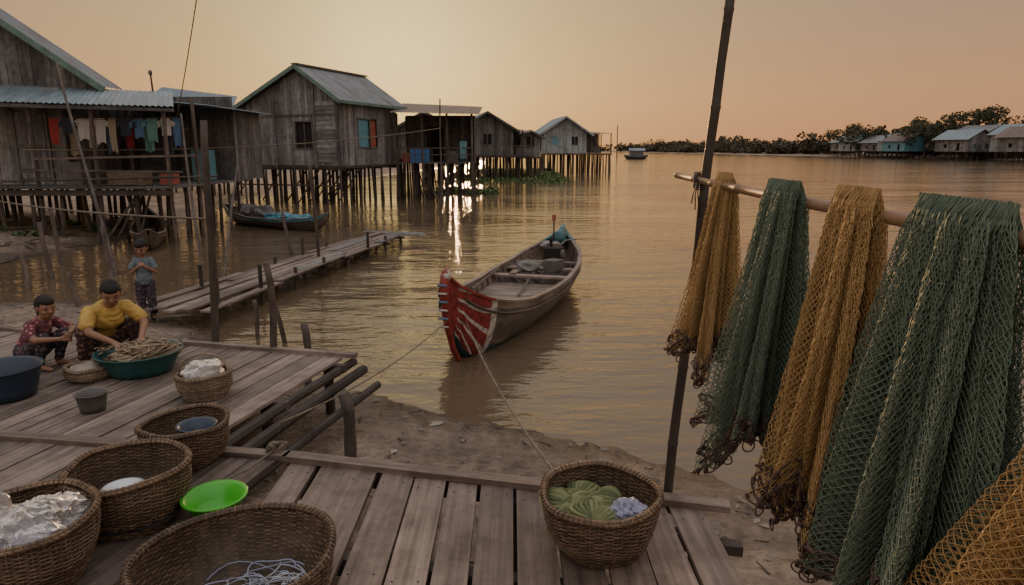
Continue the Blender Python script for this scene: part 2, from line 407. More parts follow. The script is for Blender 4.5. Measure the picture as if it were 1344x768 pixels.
# ------------------------------------------------------------ baskets
def basket(name,c,rt,rb,h,k='wick',bulge=.04):
    par=empty(name);rows=int(h/.0092);ns=2*int(math.pi*rt*2/.038/2)
    mb=MB();cx,cy,cz=c
    ph0=random.uniform(0,6)
    def R(u,a=0): return rb+(rt-rb)*(u**.75)+bulge*math.sin(math.pi*u)*.5+.008*math.sin(2*a+ph0)+.005*math.sin(5*a+3*u+ph0)
    def HZ(a): return .007*math.sin(a*2+ph0*2)+.003*math.sin(5*a)
    P=[[(cx+(R(u,a)-.002)*math.cos(a),cy+(R(u,a)-.002)*math.sin(a),cz+.005+u*h) for u in np.linspace(0,1,12)] for a in np.linspace(0,2*math.pi,48,endpoint=False)]
    mb.grid(P,k,True,r=.05)
    mb.poly([(cx+(rb)*math.cos(a),cy+(rb)*math.sin(a),cz+.012) for a in np.linspace(0,2*math.pi,32,endpoint=False)],k,r=.1)
    for i in range(ns):
        a=2*math.pi*i/ns
        mb.tube([(cx+R(u,a)*math.cos(a),cy+R(u,a)*math.sin(a),cz+u*h) for u in np.linspace(0,1,7)],.0038,k,5)
    seg=ns*4
    for rI in range(rows):
        u=(rI+.5)/rows;sg=1 if rI%2 else -1;r_=random.random()*.9
        half=h/rows*.56
        prof=[(-.0022,-half*.7),(.0022,-half*.7),(.0034,0),(.0022,half*.7),(-.0022,half*.7),(-.0034,0)]
        ring=[]
        for j in range(seg):
            a=2*math.pi*j/seg;rr=R(u,a)+sg*.0048*math.cos(a*ns/2);dz=.0015*math.sin(3*a+rI)+HZ(a)*u
            ring.append([(cx+(rr+dr)*math.cos(a),cy+(rr+dr)*math.sin(a),cz+u*h+dv+dz) for dr,dv in prof]+[(cx+(rr+prof[0][0])*math.cos(a),cy+(rr+prof[0][0])*math.sin(a),cz+u*h+prof[0][1]+dz)])
        mb.grid(ring,k,True,r=r_)
    for dr,dz,rr in ((.006,0,.010),(-.007,.003,.009),(0,.010,.009)):
        pts=[(cx+(R(1,a)+dr)*math.cos(a),cy+(R(1,a)+dr)*math.sin(a),cz+h+dz+HZ(a)) for a in np.linspace(0,2*math.pi,65)]
        mb.tube(pts,rr,k,6,cap=False)
    nw=int(rt*260)
    for i in range(nw):
        a0=2*math.pi*i/nw;pts=[]
        for q in range(9):
            b=2*math.pi*q/8;a=a0+.03*q/8
            pts.append((cx+(R(1,a)+.0165*math.cos(b))*math.cos(a),cy+(R(1,a)+.0165*math.cos(b))*math.sin(a),cz+h+.004+HZ(a)+.0155*math.sin(b)))
        mb.tube(pts,.0030,k,4,cap=False)
    mb.build('woven_body',par,smooth=True);return par
def crumple(mb,c,sz,k,seed,n=22,amp=.35):
    P=[]
    for i in range(n):
        th=2*math.pi*i/n;row=[]
        for j in range(n//2+1):
            ph=math.pi*j/(n//2);d=Vector((math.cos(th)*math.sin(ph),math.sin(th)*math.sin(ph),math.cos(ph)))
            q=d*1.6+Vector((seed*7,seed*3,seed))
            f=1+amp*(mnoise.noise(q)+.5*abs(mnoise.noise(q*2.6))+.35*abs(mnoise.noise(q*6)))
            row.append((c[0]+d.x*f*sz[0],c[1]+d.y*f*sz[1],c[2]+d.z*f*sz[2]))
        P.append(row)
    mb.grid(P,k,True)
def basin(name,c,r,rb,h,k,lip=.02):
    mb=MB();cx,cy,cz=c
    prof=[(.001,.0),(rb,.0),(rb+(r-rb)*.35,h*.3),(r-.006,h*.94),(r+lip,h),(r+lip,h-.012),(r+lip-.006,h-.012),(r-.0,h*.9-.0),(rb+(r-rb)*.35+.005,h*.28),(rb+.006,-.004+.0),(.001,-.004)]
    prof=[(a,b+.006) for a,b in prof]
    P=[[(cx+a*math.cos(t_),cy+a*math.sin(t_),cz+b) for a,b in prof] for t_ in np.linspace(0,2*math.pi,56,endpoint=False)]
    mb.grid(P,k,True);return mb.build(name,smooth=True)
def bag(mb,c,sz,k,seed,n=48):
    P=[]
    for i in range(n):
        th=2*math.pi*i/n;row=[]
        for j in range(n//2+1):
            ph=math.pi*j/(n//2);d=Vector((math.cos(th)*math.sin(ph),math.sin(th)*math.sin(ph),math.cos(ph)))
            q=d*1.3+Vector((seed*7,seed*3,seed))
            f=1+.30*mnoise.noise(q)-.28*abs(mnoise.noise(q*2.1))-.16*abs(mnoise.noise(q*4.7))-.08*abs(mnoise.noise(q*10))
            row.append((c[0]+d.x*f*sz[0],c[1]+d.y*f*sz[1],c[2]+d.z*f*sz[2]))
        P.append(row)
    mb.grid(P,k,True)

bE=basket('wicker_basket',(.41,2.90,.79),.275,.19,.26)
mb=MB()
for i in range(15):
    a=random.uniform(0,6.28);r=random.uniform(.02,.17);cc=(.36+r*math.cos(a),2.92+r*math.sin(a)*.9,.79+.14+random.uniform(0,.05))
    ang=random.uniform(0,3.14)
    for q in range(9):
        off=(q-4)*.008;pts=[]
        for tt in np.linspace(-1,1,9):
            lx=tt*.07;wv=math.cos(tt*1.5)
            pts.append((cc[0]+lx*math.cos(ang)-off*3*wv*math.sin(ang),cc[1]+lx*math.sin(ang)+off*3*wv*math.cos(ang),cc[2]+.035*wv*math.cos(off*40)))
        mb.tube(pts,.0125,'fish',7)
crumple(mb,(.36,2.9,.87),(.19,.19,.06),'fish',3,24,.3)
mb.build('cord_bundles',bE,smooth=True)
mb=MB();bag(mb,(.53,2.80,1.0),(.105,.085,.07),'filmb',5,36);mb.build('plastic_bag',bE)
bD=basket('wicker_basket',(-1.08,2.40,.79),.365,.26,.27)
mb=MB()
for i in range(60):
    c0=Vector((-1.0+random.gauss(0,.075),2.42+random.gauss(0,.075),.84+random.uniform(0,.06)));a=random.uniform(0,6.28);pts=[]
    R0=random.uniform(.03,.11)
    for q in np.linspace(0,random.uniform(1.5,5),14): pts.append((c0.x+R0*math.cos(a+q)*1.3,c0.y+R0*math.sin(a+q),c0.z+.01*math.sin(q*3+a)))
    mb.tube(pts,.0035,'whitecord' if i%3 else 'filmb',5)
mb.build('tangled_cord',bD,smooth=True)
bB=basket('wicker_basket',(-1.90,3.13,.79),.28,.20,.28)
mb=MB();crumple(mb,(-1.87,3.08,.85),(.2,.2,.03),'dark',4,20,.2);mb.build('basket_filling',bB)
bw=basin('steel_bowl',(-1.93,3.12,.91),.095,.05,.05,'steel',.008);bw.parent=bB
bC=basket('wicker_basket',(-2.08,2.62,.79),.29,.21,.30)
mb=MB();bag(mb,(-2.02,2.60,1.03),(.23,.21,.14),'film',2,64);bag(mb,(-2.16,2.55,1.12),(.12,.10,.13),'film',8,40);bag(mb,(-1.93,2.72,1.06),(.09,.10,.07),'film',14,40);bag(mb,(-2.05,2.60,.98),(.17,.16,.08),'filmb',21,40);mb.build('plastic_bag',bC)
bA=basket('wicker_basket',(-1.93,3.78,.79),.235,.165,.24)
o=basin('navy_bowl',(-1.83,3.72,.95),.10,.06,.09,'navyp',.012);o.parent=bA
o=basket('bamboo_basket',(-2.42,5.12,.70),.20,.15,.19,'wickl')
mb=MB();bag(mb,(-2.42,5.12,.91),(.17,.16,.08),'film',11,44);bag(mb,(-2.42,5.12,.88),(.14,.13,.06),'boatwhite',13,34)
pts=[(-2.42+.19*math.cos(a),5.12+.03*math.sin(2*a),.89+.15*math.sin(a)) for a in np.linspace(0,math.pi,14)];mb.tube(pts,.008,'wickl',6)
mb.build('bag_and_handle',o,smooth=True)
o=basket('small_basket',(-3.58,5.52,.70),.165,.12,.11,'wickl')
mb=MB();crumple(mb,(-3.58,5.52,.79),(.13,.13,.05),'litter',12,24,.4);mb.build('basket_filling',o)
basin('lime_green_basin',(-1.50,3.16,.79),.145,.09,.105,'greenp',.014)
basin('teal_basin',(-3.25,5.72,.70),.33,.24,.19,'tealp',.02)
basin('navy_basin',(-4.0,5.10,.70),.27,.21,.24,'navyp',.018)
basin('grey_bucket',(-3.12,4.80,.70),.105,.075,.14,'greyp',.01)

# ------------------------------------------------------------ fishing nets
def netmat(name,ca,cb):
    t=NT(name);n=t.noise(t.coord('Object'),7,3,.6);c=t.mix(n,ca,cb);t.link(c,t.b.inputs['Base Color'])
    t.b.inputs['Roughness'].default_value=.6;return t.m
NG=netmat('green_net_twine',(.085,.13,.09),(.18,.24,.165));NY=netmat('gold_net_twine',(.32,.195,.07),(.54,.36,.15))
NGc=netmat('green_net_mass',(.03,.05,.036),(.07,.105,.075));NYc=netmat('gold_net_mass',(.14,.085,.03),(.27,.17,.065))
LEAD=netmat('net_leadline',(.03,.022,.02),(.13,.075,.055))
def tubes(P0,P1,r,n=3):
    d=P1-P0;d/=np.linalg.norm(d,axis=1)[:,None]+1e-9
    ref=np.where(np.abs(d[:,2:3])<.9,np.array([[0,0,1.]]),np.array([[1.,0,0]]))
    a=np.cross(d,ref);a/=np.linalg.norm(a,axis=1)[:,None]+1e-9;b=np.cross(d,a)
    vs=[]
    for P in (P0,P1):
        for j in range(n):
            t_=2*math.pi*j/n;vs.append(P+(a*math.cos(t_)+b*math.sin(t_))*r)
    vs=np.stack(vs,1);Nn=len(P0);base=np.arange(Nn)[:,None]*2*n
    q=[]
    for j in range(n):
        j2=(j+1)%n;q.append(np.concatenate([base+j,base+j2,base+n+j2,base+n+j],1))
    return vs.reshape(-1,3),np.concatenate(q,0)
def fishing_net(name,xc,yc,zt,Ln,ay0,ay1,ax1,mt,core,seed,nu,nv,k=9,dx=0,dy=0,rad=.0012):
    rg=np.random.default_rng(seed);ph=rg.uniform(0,6.28,8)
    def Pf(th,t,sc_=1.0):
        ay=ay0+(ay1-ay0)*t**1.2+.02*np.sin(3*t+ph[0]);ax=.034+(ax1-.034)*t**.9
        close=np.clip(t/.035,0,1);cl=np.sqrt(np.clip(1-(1-close)**2,0,1))
        fold=1+(.13+.26*t**1.3)*np.sin(k*th+ph[2]+1.2*t+.6*np.sin(2*th+ph[3]))+(.06+.12*t)*np.sin((2*k+3)*th+ph[4]-2*t)+.08*t*np.sin(3*th+ph[5])
        fold=1+(fold-1)*np.clip(t/.06,0.2,1)
        c_=np.sign(np.cos(th))*np.abs(np.cos(th))**.8;s_=np.sign(np.sin(th))*np.abs(np.sin(th))**.9
        x=xc+dx*t+ax*fold*c_*sc_*(.12+.88*cl);y=yc+dy*t+ay*fold*s_*(sc_*.5+.5*sc_**.5)
        hem=1+.07*np.sin(k*th*.5+ph[6])+.04*np.sin(k*th+ph[7])+.03*np.sin(2*th+ph[1])
        z=zt+.028*(1-cl)-Ln*t*(1+(hem-1)*np.clip(t*1.5-.5,0,1))
        return np.stack([x,y,z],-1)
    V_=[];Q_=[];mi=[];off=0
    for sc_,sh in ((1.0,0),(.88,.37),(.78,.7)):
        i=np.arange(nu);j=np.arange(nv+1)
        J,I=np.meshgrid(j,i,indexing='ij')
        th=(I+.5*(J%2)+sh)*2*math.pi/nu;tt=J/nv
        jit=rg.normal(0,.0016,(nv+1,nu,3))
        P=Pf(th,tt,sc_)+jit
        A0=P[:-1];B0=P[1:]
        sft=np.where((J[:-1]%2)==0,-1,1)
        nb=(I[:-1]+sft)%nu
        B1=np.take_along_axis(P[1:],nb[...,None].repeat(3,-1),1)
        P0=np.concatenate([A0.reshape(-1,3)]*2);P1=np.concatenate([B0.reshape(-1,3),B1.reshape(-1,3)])
        v,q=tubes(P0,P1,rad);V_.append(v);Q_.append(q+off);off+=len(v);mi+=[0]*len(q)
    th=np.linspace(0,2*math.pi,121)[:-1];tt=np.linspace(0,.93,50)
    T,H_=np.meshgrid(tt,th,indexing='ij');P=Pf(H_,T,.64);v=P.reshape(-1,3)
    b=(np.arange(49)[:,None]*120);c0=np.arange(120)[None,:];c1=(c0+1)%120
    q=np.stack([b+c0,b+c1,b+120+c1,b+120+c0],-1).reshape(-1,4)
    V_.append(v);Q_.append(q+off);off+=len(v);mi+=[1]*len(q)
    for li,(sc_,lift,am) in enumerate(((1.02,0,.015),(.92,.05,.03),(1.0,.085,.03),(.8,.02,.03),(1.01,.035,.035))):
        th=np.linspace(0,2*math.pi,300);P=Pf(th,np.ones_like(th)-lift+am*np.sin(th*(k*1.3+li)+lift*50),sc_);P[:,:2]+=rg.normal(0,.002,(300,2))
        v,q=tubes(P[:-1],P[1:],.0036,5);V_.append(v);Q_.append(q+off);off+=len(v);mi+=[2]*len(q)
        idx=np.arange(2,297,5 if li in(0,4) else 9)
        Pa=P[idx];Pb=P[idx+1]+(P[idx+1]-P[idx])*.6
        v,q=tubes(Pa,Pb,.0078,6);V_.append(v);Q_.append(q+off);off+=len(v);mi+=[2]*len(q)
        for kk in range(3,295,10):
            cpt=P[kk];r=rg.uniform(.010,.022);a=rg.uniform(0,6.28);tt_=np.linspace(0,2*math.pi,13)
            lp=np.stack([cpt[0]+r*np.cos(tt_)*math.cos(a),cpt[1]+r*np.cos(tt_)*math.sin(a),cpt[2]+r*np.sin(tt_)-r*.6],-1)
            v,q=tubes(lp[:-1],lp[1:],.0026,4);V_.append(v);Q_.append(q+off);off+=len(v);mi+=[2]*len(q)
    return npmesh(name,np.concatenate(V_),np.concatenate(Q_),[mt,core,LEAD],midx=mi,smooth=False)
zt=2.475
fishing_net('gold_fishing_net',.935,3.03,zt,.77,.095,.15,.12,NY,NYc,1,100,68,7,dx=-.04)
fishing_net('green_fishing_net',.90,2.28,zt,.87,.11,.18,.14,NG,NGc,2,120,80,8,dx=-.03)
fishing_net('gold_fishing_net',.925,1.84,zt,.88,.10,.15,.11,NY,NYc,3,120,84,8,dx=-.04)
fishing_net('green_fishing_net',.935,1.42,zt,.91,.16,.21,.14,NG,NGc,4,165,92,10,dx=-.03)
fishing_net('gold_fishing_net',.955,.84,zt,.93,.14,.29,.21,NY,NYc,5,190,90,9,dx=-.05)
def knobby(mb,p0,p1,r0,r1,k,node=.28,bend=.0,n=10):
    p0=Vector(p0);p1=Vector(p1);Lg=(p1-p0).length;m=max(2,int(Lg/node));pts=[];rad=[]
    up=Vector((0,0,1)) if abs((p1-p0).normalized().z)<.7 else Vector((1,0,0))
    for i in range(m):
        for u,f in ((0,1.0),(.04,1.13),(.07,1.0),(.5,.97)):
            s=(i+u)/m;pts.append(p0.lerp(p1,s)+up*bend*math.sin(math.pi*s)+Vector((.004*math.sin(i*2.1),.004*math.cos(i*1.3),0)));rad.append((r0+(r1-r0)*s)*f)
    pts.append(p1);rad.append(r1);mb.tube(pts,rad,k,n)
mb=MB();knobby(mb,(.90,3.78,2.465),(.985,.3,2.445),.016,.021,'bamboo',.3,-.02,12);mb.build('bamboo_pole',smooth=True)
mb=MB();knobby(mb,(.805,3.415,.2),(1.06,3.27,4.5),.026,.020,'darkpole',.42,.0,12);mb.build('bamboo_upright_pole',smooth=True)
mb=MB()
jx,jy,jz=.93,3.36,2.455
for i in range(7):
    a=random.uniform(0,6.28);pts=[];sl=(-1)**i*.7
    for q in np.linspace(0,2*math.pi*1.2,20): pts.append((jx-.012+.034*math.cos(q+a),jy-.005+.036*math.sin(q+a)*(.9),jz+.028*math.sin(q+a+sl)+(i-3)*.005))
    mb.tube(pts,.0035,'darkpole',5)
for dx_ in (0,.012,-.01): mb.tube([(jx-.03,jy-.03,jz),(jx-.045+dx_,jy-.035,jz-.06),(jx-.04+dx_*2,jy-.03,jz-.14-dx_*3)],.003,'darkpole',5)
mb.build('rope_lashing',smooth=True)

# ------------------------------------------------------------ posts near landing
def pole(name,p0,p1,r0,r1,k='pole',bend=.02):
    mb=MB();p0=Vector(p0);p1=Vector(p1);pts=[];rad=[];n=9;ph=random.uniform(0,6)
    sd=Vector((1,0,0)) if abs((p1-p0).normalized().x)<.8 else Vector((0,0,1))
    for i in range(n):
        s=i/(n-1);pts.append(p0.lerp(p1,s)+sd*bend*math.sin(s*5+ph)*(1 if 0<i<n-1 else 0));rad.append((r0+(r1-r0)*s)*(1+.06*math.sin(i*2.3+ph)))
    mb.tube(pts,rad,k,9);return mb.build(name,smooth=True)
pole('mooring_pole',(-3.03,6.62,-.2),(-2.87,6.55,2.87),.042,.033)
pole('mooring_pole',(-2.33,6.45,-.1),(-2.30,6.3,1.57),.038,.03,bend=.03)
pole('wooden_post',(-2.15,6.9,-.2),(-2.17,6.9,.83),.04,.038)
pole('wooden_post',(-1.13,4.62,-.1),(-1.20,4.62,.90),.045,.042,'post')
pole('wooden_post',(-3.04,9.09,-.3),(-3.25,9.0,.62),.035,.03)
pole('wooden_post',(-3.55,9.3,-.3),(-3.6,9.3,.55),.03,.03)
pole('mooring_pole',(-4.34,15.2,-.4),(-4.25,14.6,2.35),.04,.03)
pole('wooden_post',(-7.21,12.2,-.3),(-7.45,12.4,1.25),.05,.04)
pole('wooden_post',(-7.09,10.9,-.1),(-7.25,11.0,.65),.045,.04)
pole('wooden_post',(-9.1,12.6,-.3),(-9.35,12.9,.75),.05,.04)
pole('wooden_post',(-9.42,13.8,-.3),(-9.7,14,1.15),.05,.045)
pole('wooden_post',(-10.3,15.5,-.3),(-10.6,15.7,1.3),.05,.045)
pole('bamboo_pole_leaning',(-8.2,14.0,-.3),(-12.1,19.0,4.85),.04,.03)
pole('bamboo_pole_leaning',(-7.6,16.5,-.3),(-9.4,20,3.6),.04,.03)
pole('mooring_pole',(-5.7,13.0,-.4),(-6.9,17.5,2.3),.035,.025)
pole('mooring_pole',(-5.3,16.5,-.5),(-5.6,16.7,1.2),.045,.035)

# plank walkway
par=empty('plank_walkway');mb=MB()
p=Vector((-5.05,9.9,.3));q=Vector((-3.55,19.9,.22));d=(q-p).normalized();sd=Vector((d.y,-d.x,0))
for i in range(6):
    o_=sd*(i-2.5)*.23
    s0=-random.uniform(0,.3);Lg=(q-p).length
    while s0<Lg:
        s1=min(Lg,s0+random.uniform(2.2,3.6));a_=p+d*s0+o_*(1-.3*s0/Lg);b_=p+d*(s1+.1)+o_*(1-.3*s1/Lg)
        jz=random.uniform(-.02,.03);mb.beam((a_.x+random.uniform(-.03,.03),a_.y,a_.z+jz),(b_.x+random.uniform(-.04,.04),b_.y,b_.z+jz+random.uniform(-.01,.01)),random.uniform(.15,.2),.03,'grey' if random.random()<.3 else 'deck2');s0=s1
s0=.3
while s0<10.0:
    a_=p+d*s0;mb.beam((a_.x-.62,a_.y,a_.z-.05),(a_.x+.62,a_.y,a_.z-.05),.07,.06,'post')
    for sg in (-.5,.5): mb.tube([(a_.x+sg,a_.y,-.6),(a_.x+sg*1.02,a_.y,a_.z+random.choice([-.02,-.02,.15,.4]))],.035,'post')
    s0+=1.3
a_=q;mb.beam((a_.x-.8,a_.y+.1,.25),(a_.x+1.0,a_.y-.4,.25),.2,.04,'grey');mb.beam((a_.x-.3,a_.y-.2,.24),(a_.x+1.1,a_.y-.7,.24),.16,.04,'grey')
mb.build('walkway_planks',par)

# ------------------------------------------------------------ houses
def wall(mb,p0,p1,z0,zt,k,opens=(),pw=.19,th=.03):
    p0=Vector((p0[0],p0[1],0));p1=Vector((p1[0],p1[1],0));Lg=(p1-p0).length;d=(p1-p0)/Lg;nr=Vector((d.y,-d.x,0))
    zf=zt if callable(zt) else (lambda q:zt)
    cuts=sorted(set([0,Lg]+[o[0] for o in opens]+[o[1] for o in opens]))
    for ci in range(len(cuts)-1):
        a0,a1=cuts[ci],cuts[ci+1]
        if a1-a0<.01: continue
        n=max(1,round((a1-a0)/pw));ww=(a1-a0)/n
        for i in range(n):
            s0=a0+i*ww;s1=s0+ww-.008;mid=(s0+s1)/2;off=nr*random.uniform(-.008,.008)
            holes=sorted([(o[2],o[3]) for o in opens if o[0]<=mid<=o[1]])
            lo=z0+random.uniform(-.05,.02);parts=[]
            for h0,h1 in holes: parts.append((lo,h0,False));lo=h1
            parts.append((lo,0,True))
            r=random.random()
            for (l,h,top) in parts:
                A0=p0+d*s0+off;B0=p0+d*s1+off;ha=zf(s0) if top else h;hb=zf(s1) if top else h
                if ha-l<.02 and hb-l<.02: continue
                t2=nr*th
                mb.hexa([(A0.x,A0.y,l),(B0.x,B0.y,l),(B0.x-t2.x,B0.y-t2.y,l),(A0.x-t2.x,A0.y-t2.y,l),(A0.x,A0.y,ha),(B0.x,B0.y,hb),(B0.x-t2.x,B0.y-t2.y,hb),(A0.x-t2.x,A0.y-t2.y,ha)],k,None,r)
def corr(mb,a,b,c,d,k,wl=.16,amp=.018,rows=3):
    a,b,c,d=map(Vector,(a,b,c,d));Lg=(b-a).length;nu=max(2,int(Lg/wl*4));nrm=(b-a).cross(d-a).normalized()
    if nrm.z<0: nrm=-nrm
    for r in range(rows):
        v0=r/rows;v1=(r+1)/rows+ (.03 if r<rows-1 else 0);P=[]
        for i in range(nu+1):
            u=i/nu;e=a.lerp(b,u);f=d.lerp(c,u);w_=amp*math.sin(2*math.pi*i/4)
            P.append([e.lerp(f,v0)+nrm*(w_+.012*(rows-r)+.0),e.lerp(f,min(v1,1))+nrm*(w_+.012*(rows-r)-.01)])
        mb.grid(P,k)
def stilts(mb,pts,z1,z0=-.6,r=.07,jit=.12,k='post'):
    for (x,y) in pts:
        x+=random.uniform(-jit,jit);y+=random.uniform(-jit,jit)
        mb.tube([(x+random.uniform(-.12,.12),y,z0),(x,y,z1)],[r*1.0,r*.85],k,6)
def gridpts(o,u,v,lu,lv,st):
    R=[];n1=max(1,round(lu/st));n2=max(1,round(lv/st))
    for i in range(n1+1):
        for j in range(n2+1): 
            p=o+u*(lu*i/n1)+v*(lv*j/n2);R.append((p.x,p.y))
    return R
def window(mb,c,d,w_,h_,kf,kin,bars=True):
    c=Vector(c);d=Vector(d).normalized();nr=Vector((d.y,-d.x,0))
    q=c-nr*.06;mb.poly([q-d*w_/2-Vector((0,0,h_/2)),q+d*w_/2-Vector((0,0,h_/2)),q+d*w_/2+Vector((0,0,h_/2)),q-d*w_/2+Vector((0,0,h_/2))],kin)
    o_=nr*.02
    for sg in (-1,1):
        mb.beam(c+d*sg*(w_/2+.03)+o_-Vector((0,0,h_/2+.06)),c+d*sg*(w_/2+.03)+o_+Vector((0,0,h_/2+.06)),.07,.05,kf,nr)
        mb.beam(c-d*(w_/2)+o_+Vector((0,0,sg*(h_/2+.03))),c+d*(w_/2)+o_+Vector((0,0,sg*(h_/2+.03))),.05,.06,kf)
    if bars: mb.beam(c-nr*.02-Vector((0,0,h_/2)),c-nr*.02+Vector((0,0,h_/2)),.04,.03,kf,nr)
# ---- main house
par=empty('stilt_house')
Bc=Vector((-8.1,33,0));U=Vector((-.94,.342,0)).normalized();Vv=Vector((.35,.94,0)).normalized()
W=6.3;S=5.3;fz=1.85;ua=2.05;za=6.45;zr=5.0;zl=4.35
def ztf(u): return (zr+(za-zr)*u/ua if u<ua else za-(za-zl)*(u-ua)/(W-ua))-.05
mb=MB();Ac=Bc+U*W
wall(mb,Ac,Bc,fz,lambda s:ztf(W-s),'grey',opens=[(.4,1.15,2.75,3.8),(3.83,4.77,2.7,3.9)])
Cc=Bc+Vv*S;Dc=Ac+Vv*S
wall(mb,Bc,Cc,fz,zr-.05,'grey',opens=[(1.5,3.3,2.75,4.1)])
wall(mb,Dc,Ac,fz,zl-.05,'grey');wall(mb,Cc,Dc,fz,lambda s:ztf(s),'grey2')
mb.build('walls',par)
mb=MB();fd=(Bc-Ac).normalized()
pw=Ac+fd*.775;window(mb,(pw.x,pw.y,3.27),fd,.75,1.05,'grey2','roofr',False)
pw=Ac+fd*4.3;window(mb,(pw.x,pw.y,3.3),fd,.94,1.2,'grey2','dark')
pw=Bc+Vv*2.05;window(mb,(pw.x,pw.y,3.42),Vv,1.05,1.35,'grey2','wblue',False);pw=Bc+Vv*2.95;window(mb,(pw.x,pw.y,3.42),Vv,.62,1.35,'grey2','wred',False)
nr=Vector((fd.y,-fd.x,0))
for z in np.arange(2.1,4.9,.22):
    a_=Ac+fd*5.0+nr*.03;b_=Ac+fd*6.1+nr*.03;mb.beam((a_.x,a_.y,z),(b_.x,b_.y,z),.02,.2,'grey')
for s0 in (0,2.6,4.93,6.25):
    a_=Ac+fd*s0+nr*.045;mb.beam((a_.x,a_.y,fz-.1),(a_.x,a_.y,ztf(W-s0)-.1),.1,.05,'grey2',nr)
a_=Ac+nr*.03;b_=Bc+nr*.03;mb.beam((a_.x,a_.y,4.2),(b_.x,b_.y,4.25),.04,.09,'grey2');mb.beam((a_.x,a_.y,fz-.05),(b_.x,b_.y,fz-.05),.06,.14,'post')
a_=Bc-U*.03;b_=Cc-U*.03;mb.beam((a_.x,a_.y,fz-.05),(b_.x,b_.y,fz-.05),.06,.14,'post')
mb.build('windows_and_trim',par)
mb=MB()
def hp(u,v,z): p=Bc+U*u+Vv*v;return (p.x,p.y,z)
ov=.45
corr(mb,hp(-.4,-ov,zr-.2),hp(-.4,S+ov,zr-.2),hp(ua,S+ov,za+.05),hp(ua,-ov,za+.05),'roof')
corr(mb,hp(W+.6,-ov,zl-.28),hp(W+.6,S+ov,zl-.28),hp(ua,S+ov,za+.05),hp(ua,-ov,za+.05),'roof')
mb.beam(hp(-.4,-ov,zr-.25),hp(ua,-ov,za-.02),.05,.17,'trim');mb.beam(hp(W+.6,-ov,zl-.33),hp(ua,-ov,za-.02),.05,.17,'trim')
mb.beam(hp(-.42,-ov,zr-.22),hp(-.42,S+ov,zr-.22),.04,.14,'trim')
mb.beam(hp(ua,-ov,za+.1),hp(ua,S+ov,za+.1),.3,.05,'roof')
mb.build('roof',par)
mb=MB();stilts(mb,gridpts(Bc,U,Vv,W,S,.9),fz-.05);
for i in range(12):
    a_=Bc+U*random.uniform(0,W)+Vv*random.uniform(0,2);mb.tube([(a_.x-.8,a_.y,-.2),(a_.x+.5,a_.y,1.7)],.04,'post',6)
for v in (0,1.7,3.5,5.3): mb.beam(hp(-.1,v,fz-.13),hp(W+.1,v,fz-.13),.1,.14,'post')
mb.beam(hp(0,0,.9),hp(W,0,.9),.05,.07,'post')
mb.poly([hp(-.1,-.05,fz-.04),hp(W+.1,-.05,fz-.04),hp(W+.1,S,fz-.04),hp(-.1,S,fz-.04)],'grey2')
mb.build('stilts',par)
mb=MB();x0,x1=-6.0,-2.1;y0,y1=36.6,41
xx=x0
while xx<x1: mb.beam((xx,y0,1.92),(xx,y1,1.92),.18,.04,'grey2');xx+=.19
for xx in np.arange(x0,x1+.1,1.3):
    for yy in (y0,y1-1.2): mb.tube([(xx,yy,-.6),(xx,yy,4.45)],.06,'post',6)
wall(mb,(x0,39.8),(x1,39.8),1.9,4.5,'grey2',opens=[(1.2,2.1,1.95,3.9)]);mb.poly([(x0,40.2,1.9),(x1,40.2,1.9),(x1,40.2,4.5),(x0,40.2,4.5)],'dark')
wall(mb,(x1,39.8),(x1,38.6),1.9,4.4,'grey2')
corr(mb,(x0-.3,y0-.5,4.45),(x1+.4,y0-.5,4.35),(x1+.4,y1,5.05),(x0-.3,y1,5.25),'roofr')
mb.beam((x0,y0,2.7),(x1,y0,2.7),.05,.06,'pole');mb.beam((x0,y0,2.35),(x1,y0,2.35),.05,.05,'pole')
mb.box((-4.9,37.2,2.3),(1.0,.5,.7),'blue');mb.box((-3.2,37.6,2.25),(.5,.5,.6),'greyp');mb.box((-2.6,37.3,2.6),(.35,.35,.9),'wblue');mb.box((-5.6,37.4,2.2),(.5,.5,.5),'wred')
for i in range(9): mb.beam((x0+.45*i,y0-.05,1.9),(x0+.45*i,y0-.05,2.7),.04,.04,'pole')
stilts(mb,gridpts(Vector((x0,y0,0)),Vector((1,0,0)),Vector((0,1,0)),3.9,4.2,.75),1.9,r=.055)
for i in range(16):
    a0=random.uniform(x0,x1);mb.tube([(a0,y0+random.uniform(-.3,1),-.3),(a0+random.uniform(-1.2,1.2),y0+random.uniform(0,2),1.9)],.035,'post',6)
mb.build('porch',par)
# ---- near-left house
par=empty('stilt_house');mb=MB()
wall(mb,(-21,21),(-13.4,21),1.55,4.4,'grey',opens=[])
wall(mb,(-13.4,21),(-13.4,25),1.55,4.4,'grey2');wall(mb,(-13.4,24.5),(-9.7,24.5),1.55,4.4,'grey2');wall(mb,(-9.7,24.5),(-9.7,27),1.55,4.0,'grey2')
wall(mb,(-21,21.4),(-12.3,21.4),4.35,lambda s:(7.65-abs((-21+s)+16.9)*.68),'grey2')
mb.build('walls',par);mb=MB()
for i in range(5): mb.beam((-14.72+.17*i,20.93,1.75),(-14.72+.17*i,20.93,3.7),.16,.03,'grey',(0,1,0))
for z in (2.0,2.7,3.45): mb.beam((-14.8,20.9,z),(-13.95,20.9,z),.03,.09,'grey2')
for xd in (-14.86,-13.88): mb.beam((xd,20.92,1.6),(xd,20.92,3.8),.08,.05,'grey2',(0,1,0))
mb.beam((-14.9,20.92,3.8),(-13.84,20.92,3.8),.05,.09,'grey2');mb.beam((-21,20.93,3.95),(-13.4,20.93,3.95),.04,.1,'grey2')
mb.build('door',par)
mb=MB()
corr(mb,(-21,19.2,4.05),(-9.2,19.2,3.72),(-10.2,21.3,4.3),(-21,21.35,4.75),'roofb')
